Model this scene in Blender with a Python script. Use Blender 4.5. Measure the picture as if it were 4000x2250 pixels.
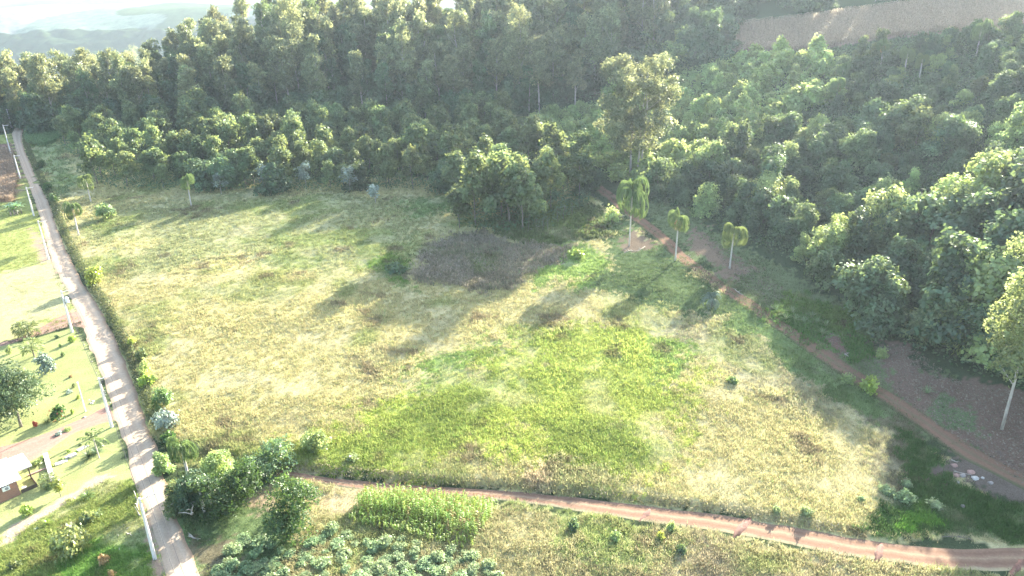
import bpy, math, random
import numpy as np
from mathutils import Matrix, Vector
for o in list(bpy.data.objects): bpy.data.objects.remove(o)
SC = bpy.context.scene
COL = SC.collection
R = math.radians
# ------------------------------------------------------------ camera, sky, sun, exposure
F_PX, CAM_H, PITCH, ROLL = 2700.0, 60.0, R(21.4), R(-1.07)
cam = bpy.data.cameras.new('camera'); cam.sensor_width = 36; cam.lens = 36*F_PX/4000; cam.clip_start = 1; cam.clip_end = 20000
co = bpy.data.objects.new('camera', cam); COL.objects.link(co); SC.camera = co
_s, _c = math.sin(ROLL), math.cos(ROLL)
R0 = Vector((1, 0, 0)); D0 = Vector((0, -math.sin(PITCH), -math.cos(PITCH))); FW = Vector((0, math.cos(PITCH), -math.sin(PITCH)))
CR = _c*R0 - _s*D0; CD = _s*R0 + _c*D0
M = Matrix((CR, -CD, -FW)).transposed().to_4x4(); M.translation = Vector((0, 0, CAM_H)); co.matrix_world = M
SUN_AZ, SUN_EL = R(34), R(22.3)
w = bpy.data.worlds.new('World'); SC.world = w; w.use_nodes = True
nt = w.node_tree; nt.nodes.clear()
sky = nt.nodes.new('ShaderNodeTexSky'); sky.sky_type = 'NISHITA'; sky.sun_disc = False
sky.sun_elevation = SUN_EL; sky.sun_rotation = SUN_AZ; sky.air_density = 1.0; sky.dust_density = 2.0
bg = nt.nodes.new('ShaderNodeBackground'); bg.inputs[1].default_value = 0.10
wo = nt.nodes.new('ShaderNodeOutputWorld')
nt.links.new(sky.outputs[0], bg.inputs[0]); nt.links.new(bg.outputs[0], wo.inputs[0])
sl = bpy.data.lights.new('sun', 'SUN'); sl.energy = 5.0; sl.angle = R(0.6); sl.color = (1.0, 0.94, 0.83)
so = bpy.data.objects.new('sun', sl); COL.objects.link(so)
sd = Vector((math.sin(SUN_AZ)*math.cos(SUN_EL), math.cos(SUN_AZ)*math.cos(SUN_EL), math.sin(SUN_EL)))
so.rotation_euler = sd.to_track_quat('Z', 'Y').to_euler()
SC.view_settings.view_transform = 'Standard'; SC.view_settings.look = 'None'
SC.view_settings.gamma = 1; SC.view_settings.exposure = 2.78
SC.render.engine = 'CYCLES'
SC.cycles.max_bounces = 5; SC.cycles.diffuse_bounces = 2; SC.cycles.glossy_bounces = 1
SC.cycles.transmission_bounces = 4; SC.cycles.transparent_max_bounces = 4; SC.cycles.volume_bounces = 0
# ------------------------------------------------------------ numpy noise
def _hash(ix, iy, seed):
    h = (ix.astype(np.int64)*374761393 + iy.astype(np.int64)*668265263 + seed*1442695041) & 0xffffffff
    h = ((h ^ (h >> 13))*1274126177) & 0xffffffff
    return ((h ^ (h >> 16)) & 0xffff)/65535.0
def vn(x, y, s, seed=0):
    x = np.asarray(x, float)/s + 1000; y = np.asarray(y, float)/s + 1000
    ix = np.floor(x); iy = np.floor(y); fx = x-ix; fy = y-iy
    fx = fx*fx*(3-2*fx); fy = fy*fy*(3-2*fy)
    a = _hash(ix, iy, seed); b = _hash(ix+1, iy, seed); c = _hash(ix, iy+1, seed); d = _hash(ix+1, iy+1, seed)
    return (a*(1-fx)+b*fx)*(1-fy)+(c*(1-fx)+d*fx)*fy
def fbm(x, y, s, seed=0, n=3):
    r = 0; a = 1; t = 0
    for i in range(n):
        r = r + a*vn(x, y, s/2**i, seed+i*17); t += a; a *= .55
    return r/t
def sp(x, k): return k*np.logaddexp(0, np.asarray(x, float)/k)
def ss(a, b, x):
    t = np.clip((np.asarray(x, float)-a)/(b-a), 0, 1); return t*t*(3-2*t)
# ------------------------------------------------------------ terrain height
def TH0(X, Y):
    X = np.asarray(X, float); Y = np.asarray(Y, float)
    z = 0.09*(sp(Y-85, 12)-sp(Y-350, 12))
    d = (X-33)*.957+(Y-205)*.298
    z = z+0.36*(sp(d-14, 10)-sp(d-138, 12))*ss(60, 130, Y)
    z = z+0.32*(sp(Y-312, 15)-sp(Y-400, 10))*ss(-205, -100, X)
    z = z-0.35*sp(Y-345, 20)*(1-ss(-230, -150, X))
    return z
def ray(px, py):
    u = (px-2000)/F_PX; v = (py-1125)/F_PX
    u, v = _c*u+_s*v, -_s*u+_c*v
    return np.array([u, math.cos(PITCH)-v*math.sin(PITCH), -(math.sin(PITCH)+v*math.cos(PITCH))])
def march(px, py, fn):
    d = ray(px, py); t = np.arange(25., 900., .5)
    P = np.array([0, 0, CAM_H])+t[:, None]*d
    b = P[:, 2] < fn(P[:, 0], P[:, 1])
    i = int(np.argmax(b)) if b.any() else len(t)-1
    return P[i]
def P0(px, py): return march(px, py, TH0)
def W(pts): return np.array([P0(*p)[:2] for p in pts])
def pin(poly, X, Y):
    X = np.asarray(X, float); Y = np.asarray(Y, float); r = np.zeros(X.shape, bool); n = len(poly); j = n-1
    for i in range(n):
        xi, yi = poly[i]; xj, yj = poly[j]
        if yi != yj:
            r ^= ((yi > Y) != (yj > Y)) & (X < (xj-xi)*(Y-yi)/(yj-yi)+xi)
        j = i
    return r
def pdist(chain, X, Y):
    X = np.asarray(X, float); Y = np.asarray(Y, float); m = np.full(X.shape, 1e9)
    for (x0, y0), (x1, y1) in zip(chain[:-1], chain[1:]):
        dx, dy = x1-x0, y1-y0; t = np.clip(((X-x0)*dx+(Y-y0)*dy)/(dx*dx+dy*dy+1e-9), 0, 1)
        m = np.minimum(m, np.hypot(X-x0-t*dx, Y-y0-t*dy))
    return m
ROAD_L = [(668, 2330), (641, 2250), (583, 2037), (517, 1881), (486, 1745), (458, 1689), (420, 1553), (381, 1437), (346, 1359), (322, 1281), (287, 1204), (252, 1126), (202, 1029), (179, 951), (159, 874), (136, 796), (109, 718), (78, 641), (54, 563), (47, 515), (80, 488), (125, 477)]
ROAD_R = [(830, 2330), (795, 2250), (705, 2037), (655, 1881), (615, 1745), (590, 1689), (546, 1553), (503, 1437), (470, 1359), (433, 1281), (394, 1204), (340, 1126), (289, 1029), (251, 951), (222, 874), (195, 796), (156, 718), (121, 641), (90, 563), (92, 515), (108, 500), (135, 484)]
wRL, wRR = W(ROAD_L), W(ROAD_R)
TRK_U = [(1000, 1826), (1150, 1845), (1300, 1868), (1480, 1885), (1700, 1905), (2000, 1922), (2250, 1943), (2505, 1972), (2893, 2027), (3000, 2042), (3388, 2107), (3777, 2142), (4100, 2130)]
TRK_L = [(1060, 1868), (1180, 1885), (1300, 1903), (1480, 1925), (1700, 1940), (2000, 1967), (2250, 2000), (2505, 2037), (2893, 2100), (3000, 2115), (3388, 2188), (3777, 2235), (4100, 2230)]
wTU, wTL = W(TRK_U), W(TRK_L)
HTRK = [(2200, 690), (2330, 740), (2450, 835), (2560, 915), (2660, 1010), (2790, 1110), (2980, 1230), (3180, 1370), (3400, 1515), (3600, 1650), (3800, 1785), (4050, 1915), (4300, 2030)]
wHT = W(HTRK)
FIELD_EDGE = list(wRR[3:16][::-1]*1.0)
chain = [tuple(p) for p in wRR[6:17][::-1]] + [tuple(P0(640, 1740)[:2]), tuple(P0(820, 1790)[:2])] + [tuple(p) for p in wTU[:11]]
FPOLY = chain + [(140, 60), (140, 240), (0, 300), (-190, 300)]
def TH(X, Y):
    X = np.asarray(X, float); Y = np.asarray(Y, float)
    z = TH0(X, Y)
    ins = pin(FPOLY, X, Y); d = pdist(chain, X, Y)
    lift = np.where(ins, ss(.1, 1.9, d), 0)
    hgt = 0.7+0.1*ss(-20, -45, X)
    fade = 1-ss(25, 60, X)
    z = z+lift*hgt*fade
    z = z+np.where(ins, ss(2, 8, d), 0)*(fbm(X, Y, 9, 5)-.5)*0.9*fade
    dl = pdist([tuple(p) for p in wRL], X, Y); dr = pdist([tuple(p) for p in wRR], X, Y)
    near = np.minimum(dl, dr); lower = (~ins) & (Y < 82) & (X > -36)
    z = z+np.where(lower, ss(2.5, 6, pdist([tuple(p) for p in wTL], X, Y)), 0)*(fbm(X, Y, 6, 9)-.35)*0.9
    return z
def P(px, py):
    p = march(px, py, TH); return p
def dep(p): return float((Vector(p)-Vector((0, 0, CAM_H))).dot(FW))
def hgt_at(B, px, py):
    return float(_hgt(B, px, py))
def _hgt(B, px, py):
    d = ray(px, py); return CAM_H+B[1]/d[1]*d[2]-B[2]
def project(X, Y, Z):
    v = np.stack([np.asarray(X, float), np.asarray(Y, float), np.asarray(Z, float)-CAM_H], -1)
    f = v@np.array(FW); return 2000+F_PX*(v@np.array(CR))/f, 1125+F_PX*(v@np.array(CD))/f, f
# ------------------------------------------------------------ materials
def nodes(name):
    m = bpy.data.materials.new(name); m.use_nodes = True; m.node_tree.nodes.clear(); return m, m.node_tree
def plain(name, col, rough=.8, noise=0.15, scale=3.0, metal=0, bump=0.0, stretch=(1, 1, 1)):
    m, t = nodes(name); N = t.nodes; L = t.links
    p = N.new('ShaderNodeBsdfPrincipled'); o = N.new('ShaderNodeOutputMaterial'); L.new(p.outputs[0], o.inputs[0])
    p.inputs['Roughness'].default_value = rough; p.inputs['Metallic'].default_value = metal
    tc = N.new('ShaderNodeTexCoord'); mp = N.new('ShaderNodeMapping'); mp.inputs['Scale'].default_value = stretch
    L.new(tc.outputs['Object'], mp.inputs[0])
    nz = N.new('ShaderNodeTexNoise'); nz.inputs['Scale'].default_value = scale; nz.inputs['Detail'].default_value = 5; L.new(mp.outputs[0], nz.inputs[0])
    r = N.new('ShaderNodeValToRGB'); L.new(nz.outputs[0], r.inputs[0])
    r.color_ramp.elements[0].position = .3; r.color_ramp.elements[1].position = .7
    r.color_ramp.elements[0].color = (*[c*(1-noise) for c in col], 1); r.color_ramp.elements[1].color = (*[min(1, c*(1+noise)) for c in col], 1)
    L.new(r.outputs[0], p.inputs['Base Color'])
    if bump:
        b = N.new('ShaderNodeBump'); b.inputs['Strength'].default_value = bump; L.new(nz.outputs[0], b.inputs['Height']); L.new(b.outputs[0], p.inputs['Normal'])
    return m
def leafmat(name, col, tr=None, vary=.25, trans=.4, gloss=.06, attr=True):
    """leaf: diffuse + translucent + a little gloss; per-leaf tint attribute and per-plant random"""
    m, t = nodes(name); N = t.nodes; L = t.links
    tr = tr or (col[0]*1.35, col[1]*1.4, col[2]*.6)
    at = N.new('ShaderNodeAttribute'); at.attribute_name = 'tint'
    oi = N.new('ShaderNodeObjectInfo')
    ad = N.new('ShaderNodeMath'); ad.operation = 'MULTIPLY_ADD'; L.new(oi.outputs['Random'], ad.inputs[0]); ad.inputs[1].default_value = vary*2; ad.inputs[2].default_value = 1-vary
    mu = N.new('ShaderNodeMath'); mu.operation = 'MULTIPLY'; L.new(ad.outputs[0], mu.inputs[0])
    if attr: L.new(at.outputs['Fac'], mu.inputs[1])
    else: mu.inputs[1].default_value = 1
    rt = N.new('ShaderNodeMath'); rt.operation = 'FRACT'; m7 = N.new('ShaderNodeMath'); m7.operation = 'MULTIPLY'; m7.inputs[1].default_value = 7.31
    L.new(oi.outputs['Random'], m7.inputs[0]); L.new(m7.outputs[0], rt.inputs[0])
    hu = N.new('ShaderNodeMath'); hu.operation = 'MULTIPLY_ADD'; L.new(rt.outputs[0], hu.inputs[0]); hu.inputs[1].default_value = .035; hu.inputs[2].default_value = .49
    def hsv(c):
        h = N.new('ShaderNodeHueSaturation'); h.inputs['Color'].default_value = (*c, 1); L.new(hu.outputs[0], h.inputs['Hue']); L.new(mu.outputs[0], h.inputs['Value']); return h
    a, b = hsv(col), hsv(tr)
    d = N.new('ShaderNodeBsdfDiffuse'); L.new(a.outputs[0], d.inputs[0])
    q = N.new('ShaderNodeBsdfTranslucent'); L.new(b.outputs[0], q.inputs[0])
    mx = N.new('ShaderNodeMixShader'); mx.inputs[0].default_value = trans; L.new(d.outputs[0], mx.inputs[1]); L.new(q.outputs[0], mx.inputs[2])
    g = N.new('ShaderNodeBsdfGlossy'); g.inputs['Roughness'].default_value = .45; g.inputs[0].default_value = (.9, .95, .8, 1)
    m2 = N.new('ShaderNodeMixShader'); m2.inputs[0].default_value = gloss; L.new(mx.outputs[0], m2.inputs[1]); L.new(g.outputs[0], m2.inputs[2])
    o = N.new('ShaderNodeOutputMaterial'); L.new(m2.outputs[0], o.inputs[0]); return m
def vcolmat(name, rough=.9, fine=8.0, amt=.35, trans=0.0, bump=.3):
    m, t = nodes(name); N = t.nodes; L = t.links
    at = N.new('ShaderNodeAttribute'); at.attribute_name = 'Col'
    o = N.new('ShaderNodeOutputMaterial')
    src = at.outputs['Color']; nz = None
    if amt:
        g = N.new('ShaderNodeNewGeometry'); nz = N.new('ShaderNodeTexNoise'); nz.inputs['Scale'].default_value = fine; nz.inputs['Detail'].default_value = 6; nz.inputs['Roughness'].default_value = .7
        L.new(g.outputs['Position'], nz.inputs[0])
        mr = N.new('ShaderNodeMapRange'); mr.inputs[1].default_value = .3; mr.inputs[2].default_value = .7; mr.inputs[3].default_value = 1-amt; mr.inputs[4].default_value = 1+amt; L.new(nz.outputs[0], mr.inputs[0])
        v = N.new('ShaderNodeVectorMath'); v.operation = 'SCALE'; L.new(src, v.inputs[0]); L.new(mr.outputs[0], v.inputs['Scale']); src = v.outputs[0]
    d = N.new('ShaderNodeBsdfDiffuse'); d.inputs['Roughness'].default_value = .5; L.new(src, d.inputs[0])
    if bump and nz:
        b = N.new('ShaderNodeBump'); b.inputs['Strength'].default_value = bump; b.inputs['Distance'].default_value = .15; L.new(nz.outputs[0], b.inputs['Height']); L.new(b.outputs[0], d.inputs['Normal'])
    if trans:
        q = N.new('ShaderNodeBsdfTranslucent'); L.new(src, q.inputs[0]); mx = N.new('ShaderNodeMixShader'); mx.inputs[0].default_value = trans
        L.new(d.outputs[0], mx.inputs[1]); L.new(q.outputs[0], mx.inputs[2]); L.new(mx.outputs[0], o.inputs[0])
    else: L.new(d.outputs[0], o.inputs[0])
    return m
# ------------------------------------------------------------ mesh helpers
def mesh_np(name, V, faces, mat=None, smooth=False, tint=None, col=None):
    """V (n,3); faces: (m,k) array or list of such arrays"""
    V = np.asarray(V, np.float32)
    if not isinstance(faces, list): faces = [faces]
    faces = [np.asarray(f, np.int32) for f in faces if len(f)]
    loops = np.concatenate([f.ravel() for f in faces]); sizes = np.concatenate([np.full(len(f), f.shape[1], np.int32) for f in faces])
    me = bpy.data.meshes.new(name); me.vertices.add(len(V)); me.vertices.foreach_set('co', V.ravel())
    me.loops.add(len(loops)); me.loops.foreach_set('vertex_index', loops)
    me.polygons.add(len(sizes)); st = np.concatenate([[0], np.cumsum(sizes)[:-1]]).astype(np.int32)
    me.polygons.foreach_set('loop_start', st)
    try: me.polygons.foreach_set('loop_total', sizes)
    except Exception: pass
    me.update(calc_edges=True)
    if tint is not None:
        a = me.attributes.new('tint', 'FLOAT', 'POINT'); a.data.foreach_set('value', np.asarray(tint, np.float32))
    if col is not None:
        a = me.attributes.new('Col', 'FLOAT_COLOR', 'POINT'); c = np.ones((len(V), 4), np.float32); c[:, :3] = col; a.data.foreach_set('color', c.ravel())
    if smooth: me.polygons.foreach_set('use_smooth', np.ones(len(sizes), bool))
    if mat: me.materials.append(mat)
    return me
def ob(name, me, parent=None, loc=None):
    o = bpy.data.objects.new(name, me); COL.objects.link(o)
    if parent: o.parent = parent
    if loc is not None: o.location = loc
    return o
def tag(o, label=None, cat=None, group=None, kind=None):
    if label: o['label'] = label
    if cat: o['category'] = cat
    if group: o['group'] = group
    if kind: o['kind'] = kind
    return o
def thing(name, label, cat, loc, rz=0, group=None, scale=1):
    o = bpy.data.objects.new(name, None); COL.objects.link(o); o.location = loc; o.rotation_euler = (0, 0, rz)
    o.scale = scale if hasattr(scale, '__len__') else (scale,)*3
    o.empty_display_size = .1
    return tag(o, label, cat, group)
class MB:
    def __init__(s): s.v = []; s.f = []; s.n = 0
    def add(s, V, F):
        V = np.asarray(V, float); s.v.append(V)
        for f in F: s.f.append([i+s.n for i in f])
        s.n += len(V)
    def box(s, c, size, rz=0, ax=None):
        x, y, z = [k/2 for k in size]
        V = np.array([(a, b, d) for d in (-z, z) for (a, b) in ((-x, -y), (x, -y), (x, y), (-x, y))])
        if rz: ca, sa = math.cos(rz), math.sin(rz); V = V@np.array([[ca, sa, 0], [-sa, ca, 0], [0, 0, 1]])
        s.add(V+np.array(c), [(3, 2, 1, 0), (4, 5, 6, 7), (0, 1, 5, 4), (1, 2, 6, 5), (2, 3, 7, 6), (3, 0, 4, 7)])
    def tube(s, pts, rad, n=6, cap=True):
        pts = [Vector(p) for p in pts]; rs = rad if hasattr(rad, '__len__') else [rad]*len(pts)
        V = []; 
        for i, p in enumerate(pts):
            t = (pts[min(i+1, len(pts)-1)]-pts[max(i-1, 0)]).normalized()
            a = t.orthogonal().normalized() if abs(t.z) < .98 else Vector((1, 0, 0)).cross(t).normalized()
            if abs(t.z) < .98: a = Vector((0, 0, 1)).cross(t).normalized()
            b = t.cross(a)
            for k in range(n):
                q = 2*math.pi*k/n; V.append(p+rs[i]*(math.cos(q)*a+math.sin(q)*b))
        F = [(i*n+k, i*n+(k+1) % n, (i+1)*n+(k+1) % n, (i+1)*n+k) for i in range(len(pts)-1) for k in range(n)]
        if cap: F += [tuple(range(n))[::-1], tuple(range((len(pts)-1)*n, len(pts)*n))]
        s.add([tuple(v) for v in V], F)
    def mesh(s, name, mat, smooth=False, tint=None):
        me = bpy.data.meshes.new(name); V = np.concatenate(s.v); me.from_pydata([tuple(v) for v in V], [], s.f); me.update()
        if smooth: me.polygons.foreach_set('use_smooth', np.ones(len(s.f), bool))
        if tint is not None:
            a = me.attributes.new('tint', 'FLOAT', 'POINT'); a.data.foreach_set('value', np.full(len(V), tint, np.float32))
        if mat: me.materials.append(mat)
        return me
def norm(a): return a/(np.linalg.norm(a, axis=-1, keepdims=True)+1e-9)
def leaves(rng, C, Nn, size, aspect=1.6, tint=None):
    """quads centred at C with normals Nn"""
    n = len(C); Nn = norm(Nn); t = norm(np.cross(Nn, norm(rng.normal(size=(n, 3))))); b = np.cross(Nn, t)
    sz = (np.asarray(size)*rng.uniform(.6, 1.35, n))[:, None]
    L, Wd = t*sz*aspect*.5, b*sz*.5
    V = np.stack([C-L, C+Wd-L*.1, C+L, C-Wd-L*.1], 1).reshape(-1, 3)
    F = np.arange(n*4).reshape(n, 4)
    T = np.repeat(tint if tint is not None else rng.uniform(.8, 1.2, n), 4)
    return V, F, T
def cloud(rng, lobes, n, size, up=.35, hollow=.5, aspect=1.5, rnd=.8, droop=0):
    lobes = np.array(lobes, float); wgt = (lobes[:, 3]*lobes[:, 4]+lobes[:, 5]**2); wgt = wgt/wgt.sum()
    k = rng.choice(len(lobes), n, p=wgt); d = norm(rng.normal(size=(n, 3)))
    low = d[:, 2] < -.35; d[low, 2] *= -1*(rng.random(low.sum()) < .6)*2+1
    r = hollow+(1-hollow)*rng.random(n)**.6
    r *= 1+.16*np.sin(d[:, 0]*7+k)*np.sin(d[:, 1]*6+k*2.1)*np.cos(d[:, 2]*5+k)*1.6
    C = lobes[k, :3]+d*r[:, None]*lobes[k, 3:6]
    Nn = d*1.0+rng.normal(size=(n, 3))*rnd*.7+np.array([0, 0, up])
    lt = rng.uniform(.8, 1.22, len(lobes)); T = lt[k]*rng.uniform(.7, 1.3, n)
    q = 6; m = n//q                                   # leaves gather in sprays
    src = np.repeat(np.arange(m), q); C = C[src]+rng.normal(size=(m*q, 3))*size*.8; Nn = Nn[src]+rng.normal(size=(m*q, 3))*rnd*.5; T = T[src]*rng.uniform(.85, 1.15, m*q)
    C[:, 2] -= droop*rng.random(m*q)**2
    return leaves(rng, C, Nn, size, aspect, T)
def join(parts):
    V = []; F = []; T = []; o = 0
    for v, f, t in parts: V.append(v); F.append(f+o); T.append(t); o += len(v)
    return np.concatenate(V), np.concatenate(F), np.concatenate(T)
# ------------------------------------------------------------ ground cover map
zone = []
def Z(pts, col, h, dens, edge=1.5, sc=3.0): zone.append((W(pts), np.array(col), h, dens, edge, sc))
STRAW = (.48, .43, .215); STRAW2 = (.43, .36, .22); GREEN = (.40, .44, .12); DEEP = (.11, .19, .05); WEED = (.085, .15, .045)
LAWN = (.30, .32, .13); EARTH = (.26, .12, .08); LITTER = (.19, .13, .095); DRYW = (.31, .27, .18); FLOOR = (.06, .08, .04); PAST = (.30, .32, .11); OLIVE = (.30, .27, .12)
# whole meadow
Z([(580, 1720), (430, 1280), (340, 1126), (250, 951), (190, 790), (120, 640), (90, 540), (300, 480), (700, 700), (2200, 700), (2500, 900), (3200, 1400), (3700, 1800), (4100, 2150), (3300, 2110), (2300, 1950), (1500, 1890), (1000, 1830), (700, 1800)], STRAW, .5, 2.6, 1.5)
Z([(350, 960), (420, 800), (1000, 780), (1800, 790), (1650, 1000), (1350, 1060), (1000, 1010), (700, 1080), (480, 1000)], (.33, .33, .16), .5, 2.6, 10)
Z([(90, 540), (250, 560), (300, 700), (260, 800), (200, 740), (130, 640)], (.25, .29, .13), .6, 2, 3)
# bright green band and patches
Z([(930, 1790), (1050, 1690), (1300, 1640), (1500, 1560), (1750, 1500), (1900, 1430), (2250, 1340), (2420, 1300), (2560, 1330), (2620, 1430), (2640, 1520), (2560, 1650), (2480, 1820), (2300, 1850), (2000, 1850), (1700, 1880), (1400, 1870), (1150, 1820)], GREEN, .55, 2.8, 9)
Z([(2560, 1310), (2700, 1300), (2660, 1420), (2600, 1500), (2540, 1430)], (.26, .34, .10), .5, 2.6, 5)
Z([(1620, 1440), (1800, 1350), (1900, 1360), (1780, 1470), (1500, 1560)], (.25, .33, .10), .5, 2.6, 7)
Z([(2100, 1090), (2250, 950), (2400, 1000), (2380, 1080), (2200, 1150), (2080, 1150)], (.28, .36, .11), .5, 2.4, 5)
Z([(1450, 1020), (1560, 1000), (1600, 1100), (1680, 1140), (1500, 1120)], (.20, .29, .08), .7, 2.2, 3)
Z([(1700, 770), (1880, 790), (1600, 860), (1480, 800)], (.20, .26, .10), .5, 2, 6)
# dry tall weeds in the middle
Z([(1590, 1080), (1630, 1010), (1750, 945), (1900, 930), (2050, 960), (2200, 985), (2180, 1030), (2060, 1090), (1860, 1145), (1700, 1115)], DRYW, .9, 3.0, 4)
Z([(1800, 880), (2000, 860), (2250, 800), (2420, 840), (2380, 930), (2230, 960), (2060, 960)], (.16, .19, .08), 1.0, 2.5, 3)
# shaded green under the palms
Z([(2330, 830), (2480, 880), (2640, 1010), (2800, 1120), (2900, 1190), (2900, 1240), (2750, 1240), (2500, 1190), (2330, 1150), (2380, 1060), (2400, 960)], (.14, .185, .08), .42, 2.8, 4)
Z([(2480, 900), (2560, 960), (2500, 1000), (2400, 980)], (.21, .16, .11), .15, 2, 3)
Z([(2700, 1240), (2950, 1240), (3150, 1380), (3350, 1500), (3380, 1620), (3150, 1640), (2900, 1500), (2700, 1400)], (.36, .33, .19), .5, 2.4, 7)
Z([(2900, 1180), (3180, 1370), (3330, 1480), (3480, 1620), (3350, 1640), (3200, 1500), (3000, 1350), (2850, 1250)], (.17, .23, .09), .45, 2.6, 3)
# right hand slope: verge between the track and the wood
Z([(2480, 790), (2700, 830), (3000, 1000), (3300, 1180), (3500, 1380), (3700, 1480), (4100, 1600), (4300, 2100), (4000, 1950), (3600, 1700), (3200, 1400), (2800, 1100), (2600, 930)], (.16, .19, .09), .4, 2.4, 3)
Z([(3100, 1130), (3350, 1250), (3450, 1400), (3300, 1420), (3000, 1250)], (.12, .21, .06), .8, 2.6, 2)
Z([(2700, 880), (2860, 1010), (2960, 1050), (2850, 1090), (2700, 980)], (.22, .16, .11), .15, 2, 4)
Z([(3230, 1310), (3330, 1310), (3310, 1370), (3240, 1380)], (.19, .115, .085), .1, 1, 2.5)
Z([(3350, 1330), (3560, 1360), (3760, 1500), (4100, 1560), (4400, 2000), (4100, 1960), (3850, 1800), (3600, 1620), (3450, 1480)], LITTER, .16, 2.4, 4)
Z([(3600, 1570), (3750, 1560), (3820, 1700), (3700, 1680)], (.15, .19, .09), .3, 2, 3)
Z([(3330, 1600), (3480, 1620), (3700, 1830), (3760, 1950), (3560, 1930), (3380, 1780)], (.22, .20, .12), .5, 2.4, 4)
Z([(3500, 1640), (3640, 1750), (3760, 1900), (4050, 1990), (4100, 2120), (3600, 2110), (3330, 2060), (3480, 1960), (3560, 1850)], WEED, .6, 3.2, 1.5)
Z([(3540, 2020), (3640, 2010), (3690, 2070), (3560, 2100), (3500, 2070)], (.15, .29, .05), .7, 3, 1)
Z([(3650, 1800), (3800, 1800), (4100, 1900), (4100, 1990), (3850, 1920), (3720, 1880)], (.165, .13, .10), .16, 2.6, 3)
# straw bank and lower verge
Z([(2080, 1830), (2250, 1840), (2500, 1900), (2300, 1940), (2050, 1900)], (.60, .50, .30), .7, 2.4, 2)
Z([(600, 1900), (900, 1860), (1060, 1860), (1500, 1925), (2000, 1967), (2505, 2040), (3000, 2115), (3400, 2190), (4100, 2240), (4300, 2600), (600, 2600)], (.42, .38, .20), .6, 2.6, 1.5)
Z([(620, 1900), (900, 1900), (1150, 2080), (1050, 2300), (700, 2300), (640, 2060)], (.14, .19, .08), .4, 2.4, 3)
Z([(1130, 1850), (1440, 1920), (1420, 2000), (1280, 2080), (1180, 2060)], (.44, .37, .22), .3, 2.6, 4)
Z([(950, 1930), (1080, 1940), (1120, 2020), (940, 2060), (860, 1980)], (.34, .27, .17), .25, 2.4, 3)
Z([(750, 2080), (900, 2150), (900, 2300), (760, 2300)], (.17, .15, .09), .3, 2.0, 3)
Z([(2000, 2000), (2500, 2060), (2450, 2200), (2100, 2150)], (.32, .35, .14), .55, 2.6, 6)
Z([(2600, 2100), (3300, 2220), (3300, 2400), (2500, 2400)], (.36, .31, .19), .6, 2.6, 6)
# left of the road
Z([(-200, 560), (48, 520), (150, 850), (250, 1126), (310, 1250), (-200, 1400)], PAST, .28, 2.6, 1)
Z([(-200, 570), (45, 560), (75, 700), (60, 790), (-200, 800)], (.28, .18, .14), .5, 2, 1)
Z([(110, 880), (185, 960), (240, 1080), (200, 1090), (140, 960)], (.33, .25, .18), .12, 1, 1)
Z([(-200, 1110), (190, 1020), (250, 1126), (310, 1230), (150, 1260), (-200, 1330)], (.40, .38, .20), .18, 2.4, 2)
Z([(-200, 1390), (0, 1355), (136, 1325), (280, 1285), (350, 1370), (420, 1560), (470, 1700), (530, 1890), (440, 1920), (340, 1940), (0, 2200), (-200, 2260)], LAWN, .05, 0, .6, 2)
Z([(-200, 1390), (0, 1250), (210, 1265), (0, 1345)], (.40, .38, .17), .1, 1, 1)
Z([(-200, 2200), (0, 2110), (200, 1990), (320, 1900), (530, 1870), (560, 1960), (600, 2100), (640, 2260), (640, 2500), (-300, 2600)], (.26, .30, .09), .5, 2.8, .8)
Z([(0, 2090), (200, 1975), (330, 1890), (450, 1840), (460, 1870), (340, 1915), (210, 2005), (10, 2140)], (.42, .33, .23), .12, 1, .8)
Z([(300, 2150), (560, 2050), (620, 2240), (600, 2400), (200, 2400)], (.15, .26, .06), .5, 2.8, 2)
Z([(525, 1950), (560, 1945), (580, 2050), (612, 2190), (650, 2300), (600, 2300), (550, 2080)], (.33, .24, .17), .12, 1, .8)
Z([(100, 1840), (140, 1850), (150, 1900), (110, 1900)], LAWN, .05, 0, .3)
BRF = [(90, 297), (98, 289), (115, 270), (136, 257), (158, 237), (166, 231), (185, 225), (260, 224), (280, 260), (240, 292), (205, 294), (171, 289), (152, 290), (127, 301), (106, 314), (97, 321), (92, 309)]
zone.append((BRF, np.array((.30, .20, .16)), .4, 1.5, .8, 3))
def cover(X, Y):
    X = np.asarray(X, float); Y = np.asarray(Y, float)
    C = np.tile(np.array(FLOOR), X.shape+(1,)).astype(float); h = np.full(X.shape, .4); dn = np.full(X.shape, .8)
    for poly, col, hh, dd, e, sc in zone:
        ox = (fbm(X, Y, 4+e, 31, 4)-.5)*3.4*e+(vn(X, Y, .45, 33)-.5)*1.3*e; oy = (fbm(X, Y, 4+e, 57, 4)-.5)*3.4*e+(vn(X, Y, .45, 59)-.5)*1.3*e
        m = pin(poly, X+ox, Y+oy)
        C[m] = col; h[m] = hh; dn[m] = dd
    # dry / green / brown patchwork inside tall grass
    tall = (h > .45)
    a = fbm(X, Y, 7, 71, 4); b = fbm(X, Y, 14, 91, 3); c = fbm(X, Y, 3, 13, 3)
    C = np.where(tall[..., None], C*(1+(a[..., None]-.5)*.55), C)
    g = (ss(.56, .68, b)*tall)[..., None]; C = C*(1-g*.5)+g*.5*np.array((.20, .26, .07))
    br = (ss(.60, .72, a)*ss(.5, .6, c)*tall)[..., None]; C = C*(1-br*.6)+br*.6*np.array((.17, .12, .085))
    pl = (ss(.60, .72, 1-a)*tall)[..., None]; C = C*(1-pl*.3)+pl*.3*np.array((.62, .55, .34))
    h = h*(1+(a-.5)*1.2)
    return C, h, dn
def lawn_noise(X, Y): return fbm(X, Y, 2.5, 3, 4)
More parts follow.
